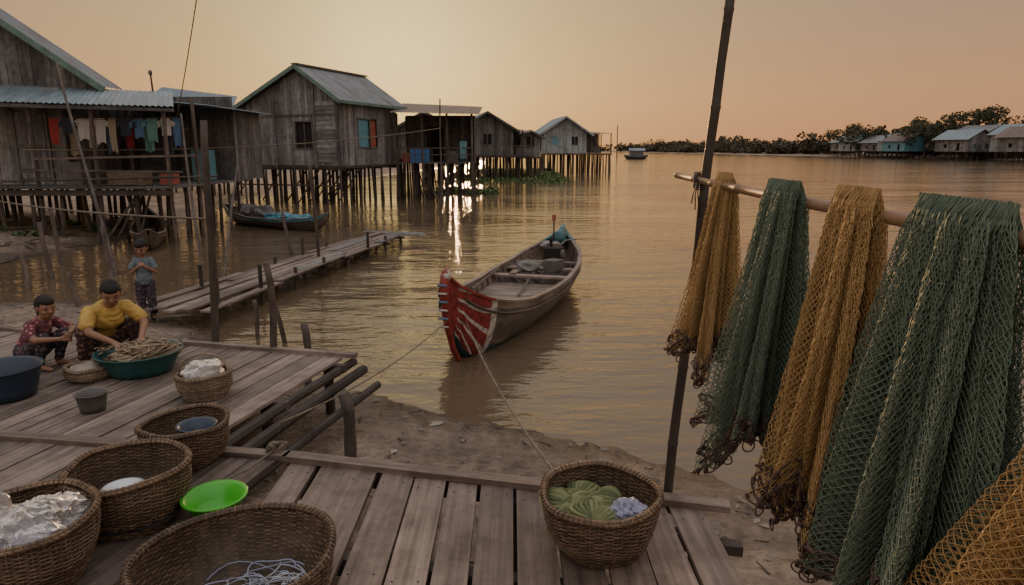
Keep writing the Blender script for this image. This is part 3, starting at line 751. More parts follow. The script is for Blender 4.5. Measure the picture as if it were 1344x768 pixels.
mb.beam((-21,19.2,4.0),(-9.2,19.2,3.66),.04,.09,'grey2')
corr(mb,(-12.1,21.0,4.40),(-12.1,22.0,4.40),(-16.9,22.0,7.75),(-16.9,21.0,7.75),'roof');corr(mb,(-22.0,21.0,4.35),(-22.0,22,4.35),(-16.9,22,7.75),(-16.9,21.0,7.75),'roof')
mb.beam((-12.05,20.95,4.33),(-16.9,20.95,7.68),.05,.18,'trim')
corr(mb,(-9.3,21.6,3.9),(-9.3,27,3.9),(-13.2,27,4.25),(-13.2,21.6,4.25),'roofb')
mb.build('roof',par);mb=MB()
yy=19.3
while yy<24.5: mb.beam((-21,yy,1.55),(-9.5,yy,1.55),.17,.04,'grey2');yy+=.18
for x_ in (-20,-17,-15,-13.3,-11.6,-9.6): mb.tube([(x_,19.4,-.3),(x_,19.4,4.0-(x_+21)*.028)],.055,'pole',7)
for x_ in (-13.3,-11.6,-9.6): mb.tube([(x_,21.2,.0),(x_,21.2,4.1)],.055,'pole',7)
mb.beam((-13.3,19.35,2.35),(-8.8,19.35,2.45),.05,.06,'pole');mb.beam((-13.3,19.35,2.05),(-9.2,19.35,2.0),.05,.05,'pole');mb.tube([(-14,19,1.75),(-8.0,18.8,1.9)],.03,'pole',6)
stilts(mb,gridpts(Vector((-20.8,19.5,0)),Vector((1,0,0)),Vector((0,1,0)),11.2,5,1.0),1.5,-.3,.06)
for i in range(22):
    a0=random.uniform(-19,-10);mb.tube([(a0,19.3+random.uniform(-.6,.8),-.1),(a0+random.uniform(-1,1),19.6,1.6)],.035,'post',6)
mb.beam((-21,19.3,1.42),(-9.5,19.3,1.42),.08,.16,'post')
for (x_,y_,z_,sx_,sy_,sz_,k_) in ((-12.9,20.6,1.9,.5,.5,.7,'greyp'),(-11.2,20.3,1.80,1.0,.6,.4,'wickl'),(-10.2,20.6,1.75,.4,.4,.3,'wred'),(-12.2,23.8,2.3,.8,.5,1.4,'grey2'),(-10.6,23.9,2.1,.6,.5,1.0,'wblue')):
    mb.box((x_,y_,z_),(sx_,sy_,sz_),k_)
mb.build('porch_and_stilts',par)
def rag(mb,x,y,z,w_,h_,k):
    P=[];ph=random.uniform(0,6)
    for i in range(9):
        u=i/8;P.append([(x+(u-.5)*w_*(1-.1*v),y+.04*math.sin(u*9+ph)*v+.02*math.sin(5*v+ph),z-h_*v*(1+.05*math.sin(u*7+ph))) for v in np.linspace(0,1,8)])
    mb.grid(P,k)
for k_,c_ in (('c1',(.55,.53,.50)),('c2',(.36,.05,.045)),('c3',(.10,.20,.34)),('c4',(.15,.33,.30)),('c5',(.40,.34,.24)),('c6',(.04,.05,.07))): M[k_]=cloth('laundry_'+k_,c_)
mb=MB();mb.tube([(-13.4,19.9,3.52),(-11.5,19.9,3.44),(-9.5,19.9,3.5)],.008,'rope',5);mb.tube([(-13.4,20.6,3.3),(-9.5,20.6,3.2)],.008,'rope',5)
def shirt(mb,x,y,z,w_,h_,k):
    rag(mb,x,y,z,w_,h_,k)
    for g_ in (-1,1):
        P=[[(x+g_*(w_*.42+u*.16),y+.01*v,z-.03-u*.10-v*(.16)) for v in (0,.5,1)] for u in (0,.5,1)];mb.grid(P,k)
x_=-13.15
for k_,w_,h_ in (('c2',.30,.75),('c6',.25,.45),('c1',.36,.6),('c1',.30,.7),('c5',.22,.95),('c6',.30,.5),('c3',.28,.55),('c4',.34,.65),('c1',.26,.5),('c3',.25,.8)):
    (shirt if h_<.75 else rag)(mb,x_+w_/2,19.92,3.48,w_,h_,k_);x_+=w_+random.uniform(.03,.16)
x_=-12.9
for k_ in ('c5','c1','c3','c2','c4','c6'): rag(mb,x_,20.62,3.25,.28,random.uniform(.5,.9),k_);x_+=.55
mb.build('laundry_on_line')
def small_house(o,rz,w_,d_,fz,wh,rise,kw,kr,st=1.2,ov=.4,wins=2,porch=0,z0=-.6,pw=.25,trim='grey2'):
    par=empty('stilt_house');mb=MB();u=Vector((math.cos(rz),math.sin(rz),0));v=Vector((-math.sin(rz),math.cos(rz),0));o=Vector((o[0],o[1],0))
    f=lambda a,b,z:tuple(o+u*a+v*b+Vector((0,0,z)))
    g_=lambda s:fz+wh+rise*(1-abs(s-w_/2)/(w_/2))-.04
    op=[]
    for i in range(wins):
        c_=w_*(i+.6)/(wins+.2);op.append((c_-.35,c_+.35,fz+.9,fz+1.8))
    wall(mb,f(0,0,0),f(w_,0,0),fz,g_,kw,opens=op,pw=pw);wall(mb,f(w_,0,0),f(w_,d_,0),fz,fz+wh-.03,kw,pw=pw,opens=[(d_*.4,d_*.4+.8,fz+.9,fz+1.8)]);wall(mb,f(0,d_,0),f(0,0,0),fz,fz+wh-.03,kw,pw=pw,opens=[(d_*.3,d_*.3+.8,fz+.9,fz+1.8),(d_*.7,d_*.7+.8,fz+.2,fz+2)]);wall(mb,f(w_,d_,0),f(0,d_,0),fz,g_,kw,pw=pw)
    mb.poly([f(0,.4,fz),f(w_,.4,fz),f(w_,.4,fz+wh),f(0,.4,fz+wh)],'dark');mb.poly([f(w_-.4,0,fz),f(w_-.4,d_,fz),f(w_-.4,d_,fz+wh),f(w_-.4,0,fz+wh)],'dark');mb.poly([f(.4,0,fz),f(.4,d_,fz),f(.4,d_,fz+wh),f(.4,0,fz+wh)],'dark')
    for a,b,c,d in op:
        q=o+u*((a+b)/2);window(mb,(q.x,q.y,(c+d)/2),u,.7,.9,trim,random.choice(['dark','wblue','dark']))
    mb.build('walls',par);mb=MB();wl=.3
    corr(mb,f(-ov,-ov,fz+wh-ov*rise/(w_/2)),f(-ov,d_+ov,fz+wh-ov*rise/(w_/2)),f(w_/2,d_+ov,fz+wh+rise+.04),f(w_/2,-ov,fz+wh+rise+.04),kr,wl)
    corr(mb,f(w_+ov,-ov,fz+wh-ov*rise/(w_/2)),f(w_+ov,d_+ov,fz+wh-ov*rise/(w_/2)),f(w_/2,d_+ov,fz+wh+rise+.04),f(w_/2,-ov,fz+wh+rise+.04),kr,wl)
    mb.beam(f(-ov,-ov-.02,fz+wh-.08-ov*rise/(w_/2)),f(w_/2,-ov-.02,fz+wh+rise-.05),.05,.16,trim);mb.beam(f(w_+ov,-ov-.02,fz+wh-.08-ov*rise/(w_/2)),f(w_/2,-ov-.02,fz+wh+rise-.05),.05,.16,trim)
    mb.build('roof',par);mb=MB()
    Lw=w_+porch
    mb.poly([f(-.1,-.3,fz-.05),f(Lw,-.3,fz-.05),f(Lw,d_,fz-.05),f(-.1,d_,fz-.05)],'grey2')
    mb.beam(f(-.1,-.3,fz-.12),f(Lw+.1,-.3,fz-.12),.08,.16,'post');mb.beam(f(Lw,-.3,fz-.12),f(Lw,d_,fz-.12),.08,.16,'post')
    stilts(mb,gridpts(o,u,v,Lw,d_,st),fz-.1,z0,.08)
    if porch:
        corr(mb,f(w_+.1,-.4,fz+wh-.3),f(w_+porch+.3,-.4,fz+wh-.35),f(w_+porch+.3,d_,fz+wh+.1),f(w_+.1,d_,fz+wh+.2),'roofr',.3)
        for a in (w_+porch*.5,w_+porch):
            for b in (0,d_*.6): mb.tube([f(a,b,fz),f(a,b,fz+wh-.2)],.06,'post',6)
        wall(mb,f(w_,d_*.8,0),f(w_+porch,d_*.8,0),fz,fz+wh-.1,'grey2',pw=.3);mb.beam(f(w_,-.2,fz+.8),f(w_+porch,-.2,fz+.8),.05,.06,'pole')
        mb.box(f(w_+porch*.5,1,fz+.35),(.8,.6,.7),random.choice(['blue','greyp','wred']))
    mb.build('stilts',par);return par
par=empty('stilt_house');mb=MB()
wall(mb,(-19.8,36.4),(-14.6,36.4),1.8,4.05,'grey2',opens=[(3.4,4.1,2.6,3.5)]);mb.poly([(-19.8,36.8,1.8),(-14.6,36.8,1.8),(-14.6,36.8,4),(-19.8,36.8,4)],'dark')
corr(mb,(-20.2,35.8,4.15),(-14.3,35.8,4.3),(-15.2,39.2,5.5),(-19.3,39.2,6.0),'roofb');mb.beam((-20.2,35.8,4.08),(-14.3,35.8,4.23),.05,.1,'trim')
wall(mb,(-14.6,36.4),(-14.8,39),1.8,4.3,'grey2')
stilts(mb,gridpts(Vector((-19.8,36.4,0)),Vector((1,0,0)),Vector((0,1,0)),5.2,3,1.1),1.8,-.3,.06);mb.beam((-19.8,36.3,1.72),(-14.4,36.3,1.72),.1,.15,'post')
corr(mb,(-13.6,31.0,3.35),(-11.9,31.0,3.35),(-11.9,33.0,3.7),(-13.6,33.0,3.7),'roofr');wall(mb,(-13.4,32.6),(-12.0,32.6),1.8,3.4,'grey2')
for x_ in (-13.5,-12): mb.tube([(x_,31.1,-.2),(x_,31.1,3.4)],.05,'pole',6)
mb.beam((-13.6,31.1,1.8),(-11.8,31.1,1.8),.1,.12,'post');mb.poly([(-13.6,31.1,1.85),(-11.8,31.1,1.85),(-11.8,33,1.85),(-13.6,33,1.85)],'grey2')
mb.build('walls_roof_stilts',par)
small_house((-4.4,60),math.radians(10),4.6,7,2.15,2.3,1.35,'grey2','roof',1.0,.5,1,porch=1.6)
small_house((-8.5,52),math.radians(5),4.0,6,2.1,2.2,1.1,'grey2','roofr',1.1,.5,1)
small_house((.8,66),math.radians(12),1.9,5,2.0,1.9,.5,'grey','roofr',1.0,.4,1)
small_house((3.5,78),math.radians(6),4.9,8,2.25,2.4,1.6,'palewall','roofb',1.1,.7,2,porch=2.8,trim='palewall')
for (x_,y_,rz,w_,kw,kr,wh,p_) in ((121,246,.2,11,'palewall','roofb',3.4,4),(117,208,.25,10,'wblue','roofr',3.2,0),(123,222,.25,11,'palewall','roofb',3.6,4),(112,172,.3,9,'grey','roofb',3.2,3),(121,180,.3,11,'wblue','roof',4.6,3),(113,150,.35,9,'grey','roofr',3.4,3),(126,190,.3,11,'grey','roof',4.2,0),(128,268,.2,11,'grey','roofb',3.4,0),(118,160,.3,9,'palewall','roofb',4.2,0),(122,232,.2,9,'grey','roof',3.0,2)):
    small_house((x_,y_),rz,w_,9,2.2,wh,2.2,kw,kr,2.0,.7,2,porch=p_,pw=.5)

pole('utility_pole',(-15.5,31,0),(-15.72,31,5.8),.05,.04,'post',.01)
mb=MB();crumple(mb,(-15.72,31,5.88),(.10,.10,.12),'greyp',1,10,.1);mb.build('pole_lamp')
pole('antenna_pole',(-3.4,33.2,-.5),(-3.38,33.2,4.95),.05,.035,'post',.02)
pole('utility_pole',(105*.43,300,0),(105*.43,300,13),.25,.18,'post',0)
def sag(name,p0,p1,sg,r,k='rope',n=24,lim=6):
    mb=MB();p0=Vector(p0);p1=Vector(p1);mb.tube([p0.lerp(p1,i/n)-Vector((0,0,sg*4*(i/n)*(1-i/n))) for i in range(n+1)],r,k,lim);return mb.build(name,smooth=True)
sag('guy_wire',(-5.9,14,6.1),(-10.5,21.6,2.9),.15,.012)
sag('rope_line',(-12.6,14.6,1.95),(-2.9,6.57,1.95),.15,.012)
sag('rope_line',(-13,18.5,2.6),(-3.38,33.0,3.6),.3,.02)

# ------------------------------------------------------------ boats
def boat(name,p_bow,p_stern,beam,g,kz,wd,fine=64,decor=True,hull='boathull',rail='boatteal'):
    par=empty(name);p_bow=Vector(p_bow);p_stern=Vector(p_stern);ax=(p_stern-p_bow);Lg=ax.length;ax.normalize();sd=Vector((ax.y,-ax.x,0))
    S_=np.linspace(0,1,fine+1)
    gi=lambda s:float(np.interp(s,*zip(*g)));ki=lambda s:float(np.interp(s,*zip(*kz)));wi=lambda s:float(np.interp(s,*zip(*wd)))*beam/2
    def sm(fn,s): return (fn(max(s-.03,0))+2*fn(s)+fn(min(s+.03,1)))/4 if .03<s<.97 else fn(s)
    def pt(s,q,side,inset=0):
        w_=max(sm(wi,s)-inset,.004);k_=sm(ki,s)+inset;g_=sm(gi,s)
        y=w_*(math.sin(q*math.pi/2)**.75);z=k_+(max(g_-k_,.01))*(1-math.cos(q*math.pi/2))**.85
        return p_bow+ax*(s*Lg)+sd*(y*side)+Vector((0,0,z))
    nq=12
    def skin(inset,key):
        for side in (-1,1):
            for i in range(fine):
                s0,s1=S_[i],S_[i+1]
                for j in range(nq):
                    q0,q1=j/nq,(j+1)/nq
                    k_=key((s0+s1)/2,(q0+q1)/2)
                    pts=[pt(s0,q0,side,inset),pt(s1,q0,side,inset),pt(s1,q1,side,inset),pt(s0,q1,side,inset)]
                    mb.poly(pts,k_,[(s0*Lg,q0*.8),(s1*Lg,q0*.8),(s1*Lg,q1*.8),(s0*Lg,q1*.8)],r=.35+.3*((j//3)%2))
    def key(s,q):
        if decor:
            if s<.115: return 'bowpaint' if q>.2 else 'boattealdark'
            if s>.95: return 'boatteal'
            if q<.42: return 'boattealdark'
            if q>.90: return 'boatwood'
            return hull
        if q>.86: return rail
        return hull
    mb=MB();skin(0,key);mb.build('hull',par,smooth=False)
    mb=MB();skin(.035,lambda s,q:'boatwood');mb.build('inner_planking',par)
    mb=MB()
    for side in (-1,1):
        pts=[pt(s,1,side,.015)+Vector((0,0,.012)) for s in S_];
        for i in range(fine): mb.beam(pts[i],pts[i+1]+(pts[i+1]-pts[i])*.05,.075,.03,'boatwood' if (.10<S_[i]<.93 or not decor) else ('boatred' if S_[i]<.10 else 'boatteal'),r=.5)
        pts=[pt(s,.86,side,-.012) for s in S_[4:-3]];mb.tube(pts,.018,'boathull' ,6)
    for s in np.arange(.14,.92,.045):
        for side in (-1,1):
            pts=[pt(s,q,side,.055) for q in np.linspace(.0,.97,8)]
            for a_,b_ in zip(pts,pts[1:]): mb.beam(a_,b_,.04,.03,'boatwood',ax)
    mb.build('gunwales_and_ribs',par)
    return par,pt,ax,sd,Lg,wi,sm
g=[(0,1.14),(.03,.98),(.07,.82),(.14,.66),(.25,.54),(.5,.47),(.75,.52),(.88,.64),(.95,.76),(1,.94)]
kz=[(0,.80),(.02,.42),(.045,.17),(.08,-.02),(.13,-.12),(.3,-.16),(.7,-.16),(.85,-.05),(.93,.15),(1,.7)]
wd=[(0,.05),(.03,.16),(.07,.36),(.14,.60),(.25,.83),(.4,.97),(.55,1),(.7,.97),(.84,.80),(.93,.48),(1,.06)]
par,pt,ax,sd,Lg,wi,sm=boat('wooden_boat',(-.78,7.85,0),(1.08,14.5,0),1.5,g,kz,wd,110)
mb=MB();pb=Vector((-.78,7.85,0))
def bp(s,y,z): return pb+ax*(s*Lg)+sd*y+Vector((0,0,z))
for i in range(-3,4):
    for s0,s1 in ((.30,.52),(.52,.60)): mb.beam(bp(s0,i*.16,.22),bp(s1,i*.16,.22),.15,.025,'boatwood')
for s in np.arange(.13,.30,.023): ww=wi(s+.01)*2-.12;mb.beam(bp(s+.01,-ww/2,.46-.25*(s-.13)),bp(s+.01,ww/2,.46-.25*(s-.13)),.142,.025,'boatwood')
for s in np.arange(.32,.58,.023): ww=wi(s)*2-.22;mb.beam(bp(s,-ww/2,.30),bp(s,ww/2,.30),.142,.02,'boatwood')
for s in (.31,.60,.72,.83): ww=wi(s)*2-.08;mb.beam(bp(s,-ww/2,.42),bp(s,ww/2,.42),.2,.035,'boatwood')
mb.beam(bp(.6,-.35,.45),bp(.78,-.3,.45),.12,.03,'boatwood')
mb.build('floor_boards',par)
mb=MB()
pts=[bp(.10,0,-.13),bp(.06,0,.0),bp(.03,0,.22),bp(.012,0,.48),bp(-.003,0,.82),bp(-.006,0,1.06),bp(.0,0,1.19),bp(.012,0,1.23)]
mb.tube(pts,[.03,.035,.04,.045,.05,.058,.05,.025],'boatred',8)
for i,z in enumerate((.56,.66,.76,.86,.96,1.06)):
    xs=-.0-(z-.5)*.008;mb.tube([bp(xs-.010,-.055,z),bp(xs-.015,0,z+.01),bp(xs-.010,.055,z)],.013,'boatwhite' if i%2==0 else 'c3',6)
crumple(mb,bp(.003,0,1.15),(.06,.085,.075),'boatwhite',2,16,.2)
pts=[bp(.93,0,.78),bp(.96,0,.84),bp(1.0,0,.98),bp(1.015,0,1.05)];mb.tube(pts,[.16,.14,.06,.02],'boatteal',8)
mb.build('stem_and_stern_post',par,smooth=True)
mb=MB()
mb.box(bp(.80,.12,.62),(.42,.3,.26),'dark',math.atan2(ax.y,ax.x));mb.box(bp(.80,.12,.79),(.22,.2,.08),'greyp',.4);mb.tube([bp(.82,.12,.7),bp(.9,.2,.8),bp(.99,.3,.75)],.02,'greyp',6)
mb.tube([bp(.79,.25,.62),bp(.79,.33,.62)],.10,'greyp',12);mb.tube([bp(.77,.1,.8),bp(.765,.1,.95)],.03,'dark',8)
mb.box(bp(.7,.25,.52),(.3,.25,.2),'greyp',.9);crumple(mb,bp(.68,-.2,.5),(.22,.2,.1),'grey2',6,16,.4);crumple(mb,bp(.9,-.1,.7),(.2,.16,.08),'roof',9,16,.4)
mb.tube([bp(.90,-.05,.75),bp(.905,-.05,1.0),bp(.905,-.05,1.25)],.014,'dark',6);mb.box(bp(.905,-.05,1.25),(.08,.03,.12),'wred')
mb.tube([bp(.35,-.5,.5),bp(.62,-.62,.53)],.02,'pole',6)
mb.tube([bp(.42,.1,.34),bp(.74,-.1,.44)],.018,'pole',6)
mb.build('engine_and_gear',par)
g2=[(0,.62),(.1,.42),(.3,.32),(.6,.32),(.85,.42),(1,.62)];k2=[(0,.45),(.06,.1),(.15,-.08),(.8,-.08),(.94,.1),(1,.5)];w2=[(0,.05),(.1,.4),(.3,.9),(.6,1),(.85,.6),(1,.08)]
M['bluepaint']=plain('faded_blue_boat_paint',(.08,.29,.38),.5,5,.5)
par2,pt2,ax2,sd2,Lg2,_,_=boat('blue_boat',(-5.9,22.0,0),(-10.7,25.5,0),1.3,g2,k2,w2,40,False,'boathull','bluepaint')
mb=MB()
for s,k_ in ((.25,'bluepaint'),(.45,'bluepaint'),(.6,'greyp'),(.75,'greyp')):
    p_=Vector((-5.9,22,0)).lerp(Vector((-10.7,25.5,0)),s);crumple(mb,(p_.x,p_.y,.32),(.45,.35,.16 if s<.5 else .28),k_,int(s*100),24,.5)
mb.build('cargo',par2)
boat('small_boat',(-9.2,17.2,0),(-12.8,24.0,0),1.0,g2,k2,w2,30,False,'boathull','boathull')
par3,_,_,_,_,_,_=boat('houseboat',(33,205,0),(40,205,0),2.6,[(0,1.2),(.5,.8),(1,1.2)],[(0,.8),(.1,-.1),(.9,-.1),(1,.8)],[(0,.1),(.2,.9),(.8,.9),(1,.1)],20,False,'boathull','bluepaint')
mb=MB();mb.box((36.5,205,1.7),(4,2,1.7),'grey2');P=[[(34.2+4.8*u,205+1.3*math.cos(a),2.3+.8*math.sin(a)) for a in np.linspace(0,math.pi,10)] for u in np.linspace(0,1,4)];mb.grid(P,'roofb');mb.build('cabin',par3)
bow=bp(.015,0,.62)
sag('mooring_rope',tuple(bow),(-1.55,4.3,.81),.10,.007);sag('mooring_rope',tuple(bp(.05,.12,.55)),(.26,3.47,.83),.12,.008)
mb=MB()
for i in range(8): mb.tube([(-1.42+.03*math.cos(q)+.01*i-.04,3.84+.03*math.sin(q),.84+.03*math.sin(q*1.3+i)) for q in np.linspace(0,5.5,10)],.006,'rope',5)
mb.tube([(-1.42,3.84,.84),(-1.5,3.6,.82),(-1.62,3.45,.81),(-1.6,3.3,.81)],.006,'rope',5);mb.build('rope_knot',smooth=True)

# ------------------------------------------------------------ vegetation
def leafcloud(centers,radii,n,size,tone):
    cs=np.repeat(centers,n,0);rs=np.repeat(radii,n,0);Nn=len(cs)
    d=rng.normal(size=(Nn,3));d/=np.linalg.norm(d,axis=1)[:,None];rr=rng.uniform(.45,1,Nn)[:,None]**.6
    c=cs+d*rs*rr;a=rng.normal(size=(Nn,3));a/=np.linalg.norm(a,axis=1)[:,None];b=np.cross(a,rng.normal(size=(Nn,3)));b/=np.linalg.norm(b,axis=1)[:,None]+1e-9
    s=(size*rng.uniform(.6,1.3,Nn))[:,None]
    v=np.stack([c-a*s*.5,c+b*s*.32,c+a*s*.5,c-b*s*.32],1).reshape(-1,3)
    q=np.arange(Nn*4).reshape(-1,4);leaf_shade=np.clip(np.repeat(tone,n)+rng.uniform(-.15,.15,Nn)+d[:,2]*.25,0,1)  # clump shading painted into leaf tone: upper leaves lighter, lower ones darker
    return v,q,leaf_shade
def tree(name,x,y,h,w_,nl=24,per=120):
    z0=float(ground_h(np.array([x]),np.array([y]))[0][0]);mb=MB()
    mb.tube([(x,y,z0-.3),(x+.1,y,z0+h*.3),(x+.25,y,z0+h*.6)],[h*.035,h*.025,h*.014],'post',7)
    cs=[]
    for i in range(nl):
        a=random.uniform(0,6.28);r=random.uniform(.1,1)**.6*w_/2;zz=z0+h*random.uniform(.35,.93);r*=math.sqrt(max(.1,1-((zz-z0)/h-.6)**2*5));cs.append((x+r*math.cos(a),y+r*math.sin(a),zz))
    for c_ in cs[:9]: mb.tube([(x+.1,y,z0+h*.35),((x+c_[0])/2,(y+c_[1])/2,c_[2]-.12*h),c_],[h*.013,h*.009,h*.004],'post',5)
    o=mb.build(name);cs=np.array(cs);rad=rng.uniform(.09,.18,(nl,1))*w_*np.array([[1,1,.7]])
    v,q,leaf_shade=leafcloud(cs,rad,per,h*.06,rng.uniform(.1,.7,nl));npmesh('crown',v,q,[M['leaf']],leaf_shade,o)
for (x,y,h,w_) in ((125,192,13,18),(119,208,10,13),(118,245,11,15),(135,238,13,17),(137,172,12,15),(141,190,10,14),(134,150,11,13),(132,285,12,16),(122,225,9,11),(129,205,13,17)): tree('tree',x+4,y,h,w_)
cs=[];rd=[]
for i in range(620):
    y=180+850*random.random()**1.4;x=np.interp(y,[100,160,205,260,900,1100],[112,116,120,124,130,-200])+6+random.uniform(0,45)
    hh=random.uniform(3,9.5)*(1+.3*math.sin(y*.03));
    for k in range(3): cs.append((x+random.uniform(-3,3),y+random.uniform(-3,3),hh*random.uniform(.4,.85)));rd.append((random.uniform(2,4),random.uniform(2,4),hh*.3))
for i in range(420):
    x=random.uniform(-350,135);y=1120+random.uniform(0,60)+max(0,-x)*.1;hh=random.uniform(8,17)
    cs.append((x,y,hh*.5));rd.append((7,5,hh*.5))
for i in range(260):
    y=random.uniform(90,900);x=np.interp(y,LY,LX)-random.uniform(4,40);hh=random.uniform(3,7)
    cs.append((x,y,hh*.55));rd.append((2.5,2.5,hh*.45))
cs=np.array(cs);rd=np.array(rd);v,q,leaf_shade=leafcloud(cs,rd,34,1.9,rng.uniform(0,.7,len(cs)));npmesh('distant_trees',v,q,[M['leafhaze']],leaf_shade)
pts=[]
def patch(x0,x1,y0,y1,n,sz):
    for i in range(n): pts.append((random.uniform(x0,x1),random.uniform(y0,y1),sz))
patch(-6,5,54,92,1500,.45);patch(-5,-1,41,46,200,.3)
for i in range(7):
    a,b=random.uniform(-15,-12.2),random.uniform(14.5,22);patch(a-.3,a+.3,b-.3,b+.3,6,.07)
c=np.array([(a,b,max(.04,float(ground_h(np.array([a]),np.array([b]))[0][0]))+random.uniform(0,.08)) for a,b,_ in pts]);sz=np.array([p[2] for p in pts])
v,q,leaf_shade=leafcloud(c,np.stack([sz*.7,sz*.7,sz*.5],-1),7,.2,rng.uniform(0,1,len(c)));npmesh('water_hyacinth',v,q,[M['leafhy']],leaf_shade)
mb=MB()
for i in range(1300):
    x=random.uniform(-8,2.6);y=random.uniform(2.6,11.5);hh,dd=ground_h(np.array([x]),np.array([y]));
    if dd[0]<.08: continue
    zz=float(hh[0]+gnoise(x,y)*min(1,dd[0]+.5))
    a=random.uniform(0,3.14);l=random.uniform(.012,.05)*(1 if random.random()<.93 else 2);b=l*random.uniform(.2,.8)
    if random.random()<.35: mb.tube([(x,y,zz+.01),(x+math.cos(a)*l*3,y+math.sin(a)*l*3,zz+.015)],.005,'post',5)
    else:
        ca,sa=math.cos(a),math.sin(a);mb.poly([(x-ca*l,y-sa*l,zz+.012),(x+sa*b,y-ca*b,zz+.02),(x+ca*l,y+sa*l,zz+.015),(x-sa*b,y+ca*b,zz+.025)],'litter')
for i in range(60):
    x=random.uniform(-15.5,-11.6);y=random.uniform(14,24);zz=float(ground_h(np.array([x]),np.array([y]))[0][0]);a=random.uniform(0,3.14);l=random.uniform(.2,.9)
    mb.tube([(x,y,zz+.04),(x+math.cos(a)*l,y+math.sin(a)*l,zz+.08)],.02,'post',5)
mb.build('mud_litter')

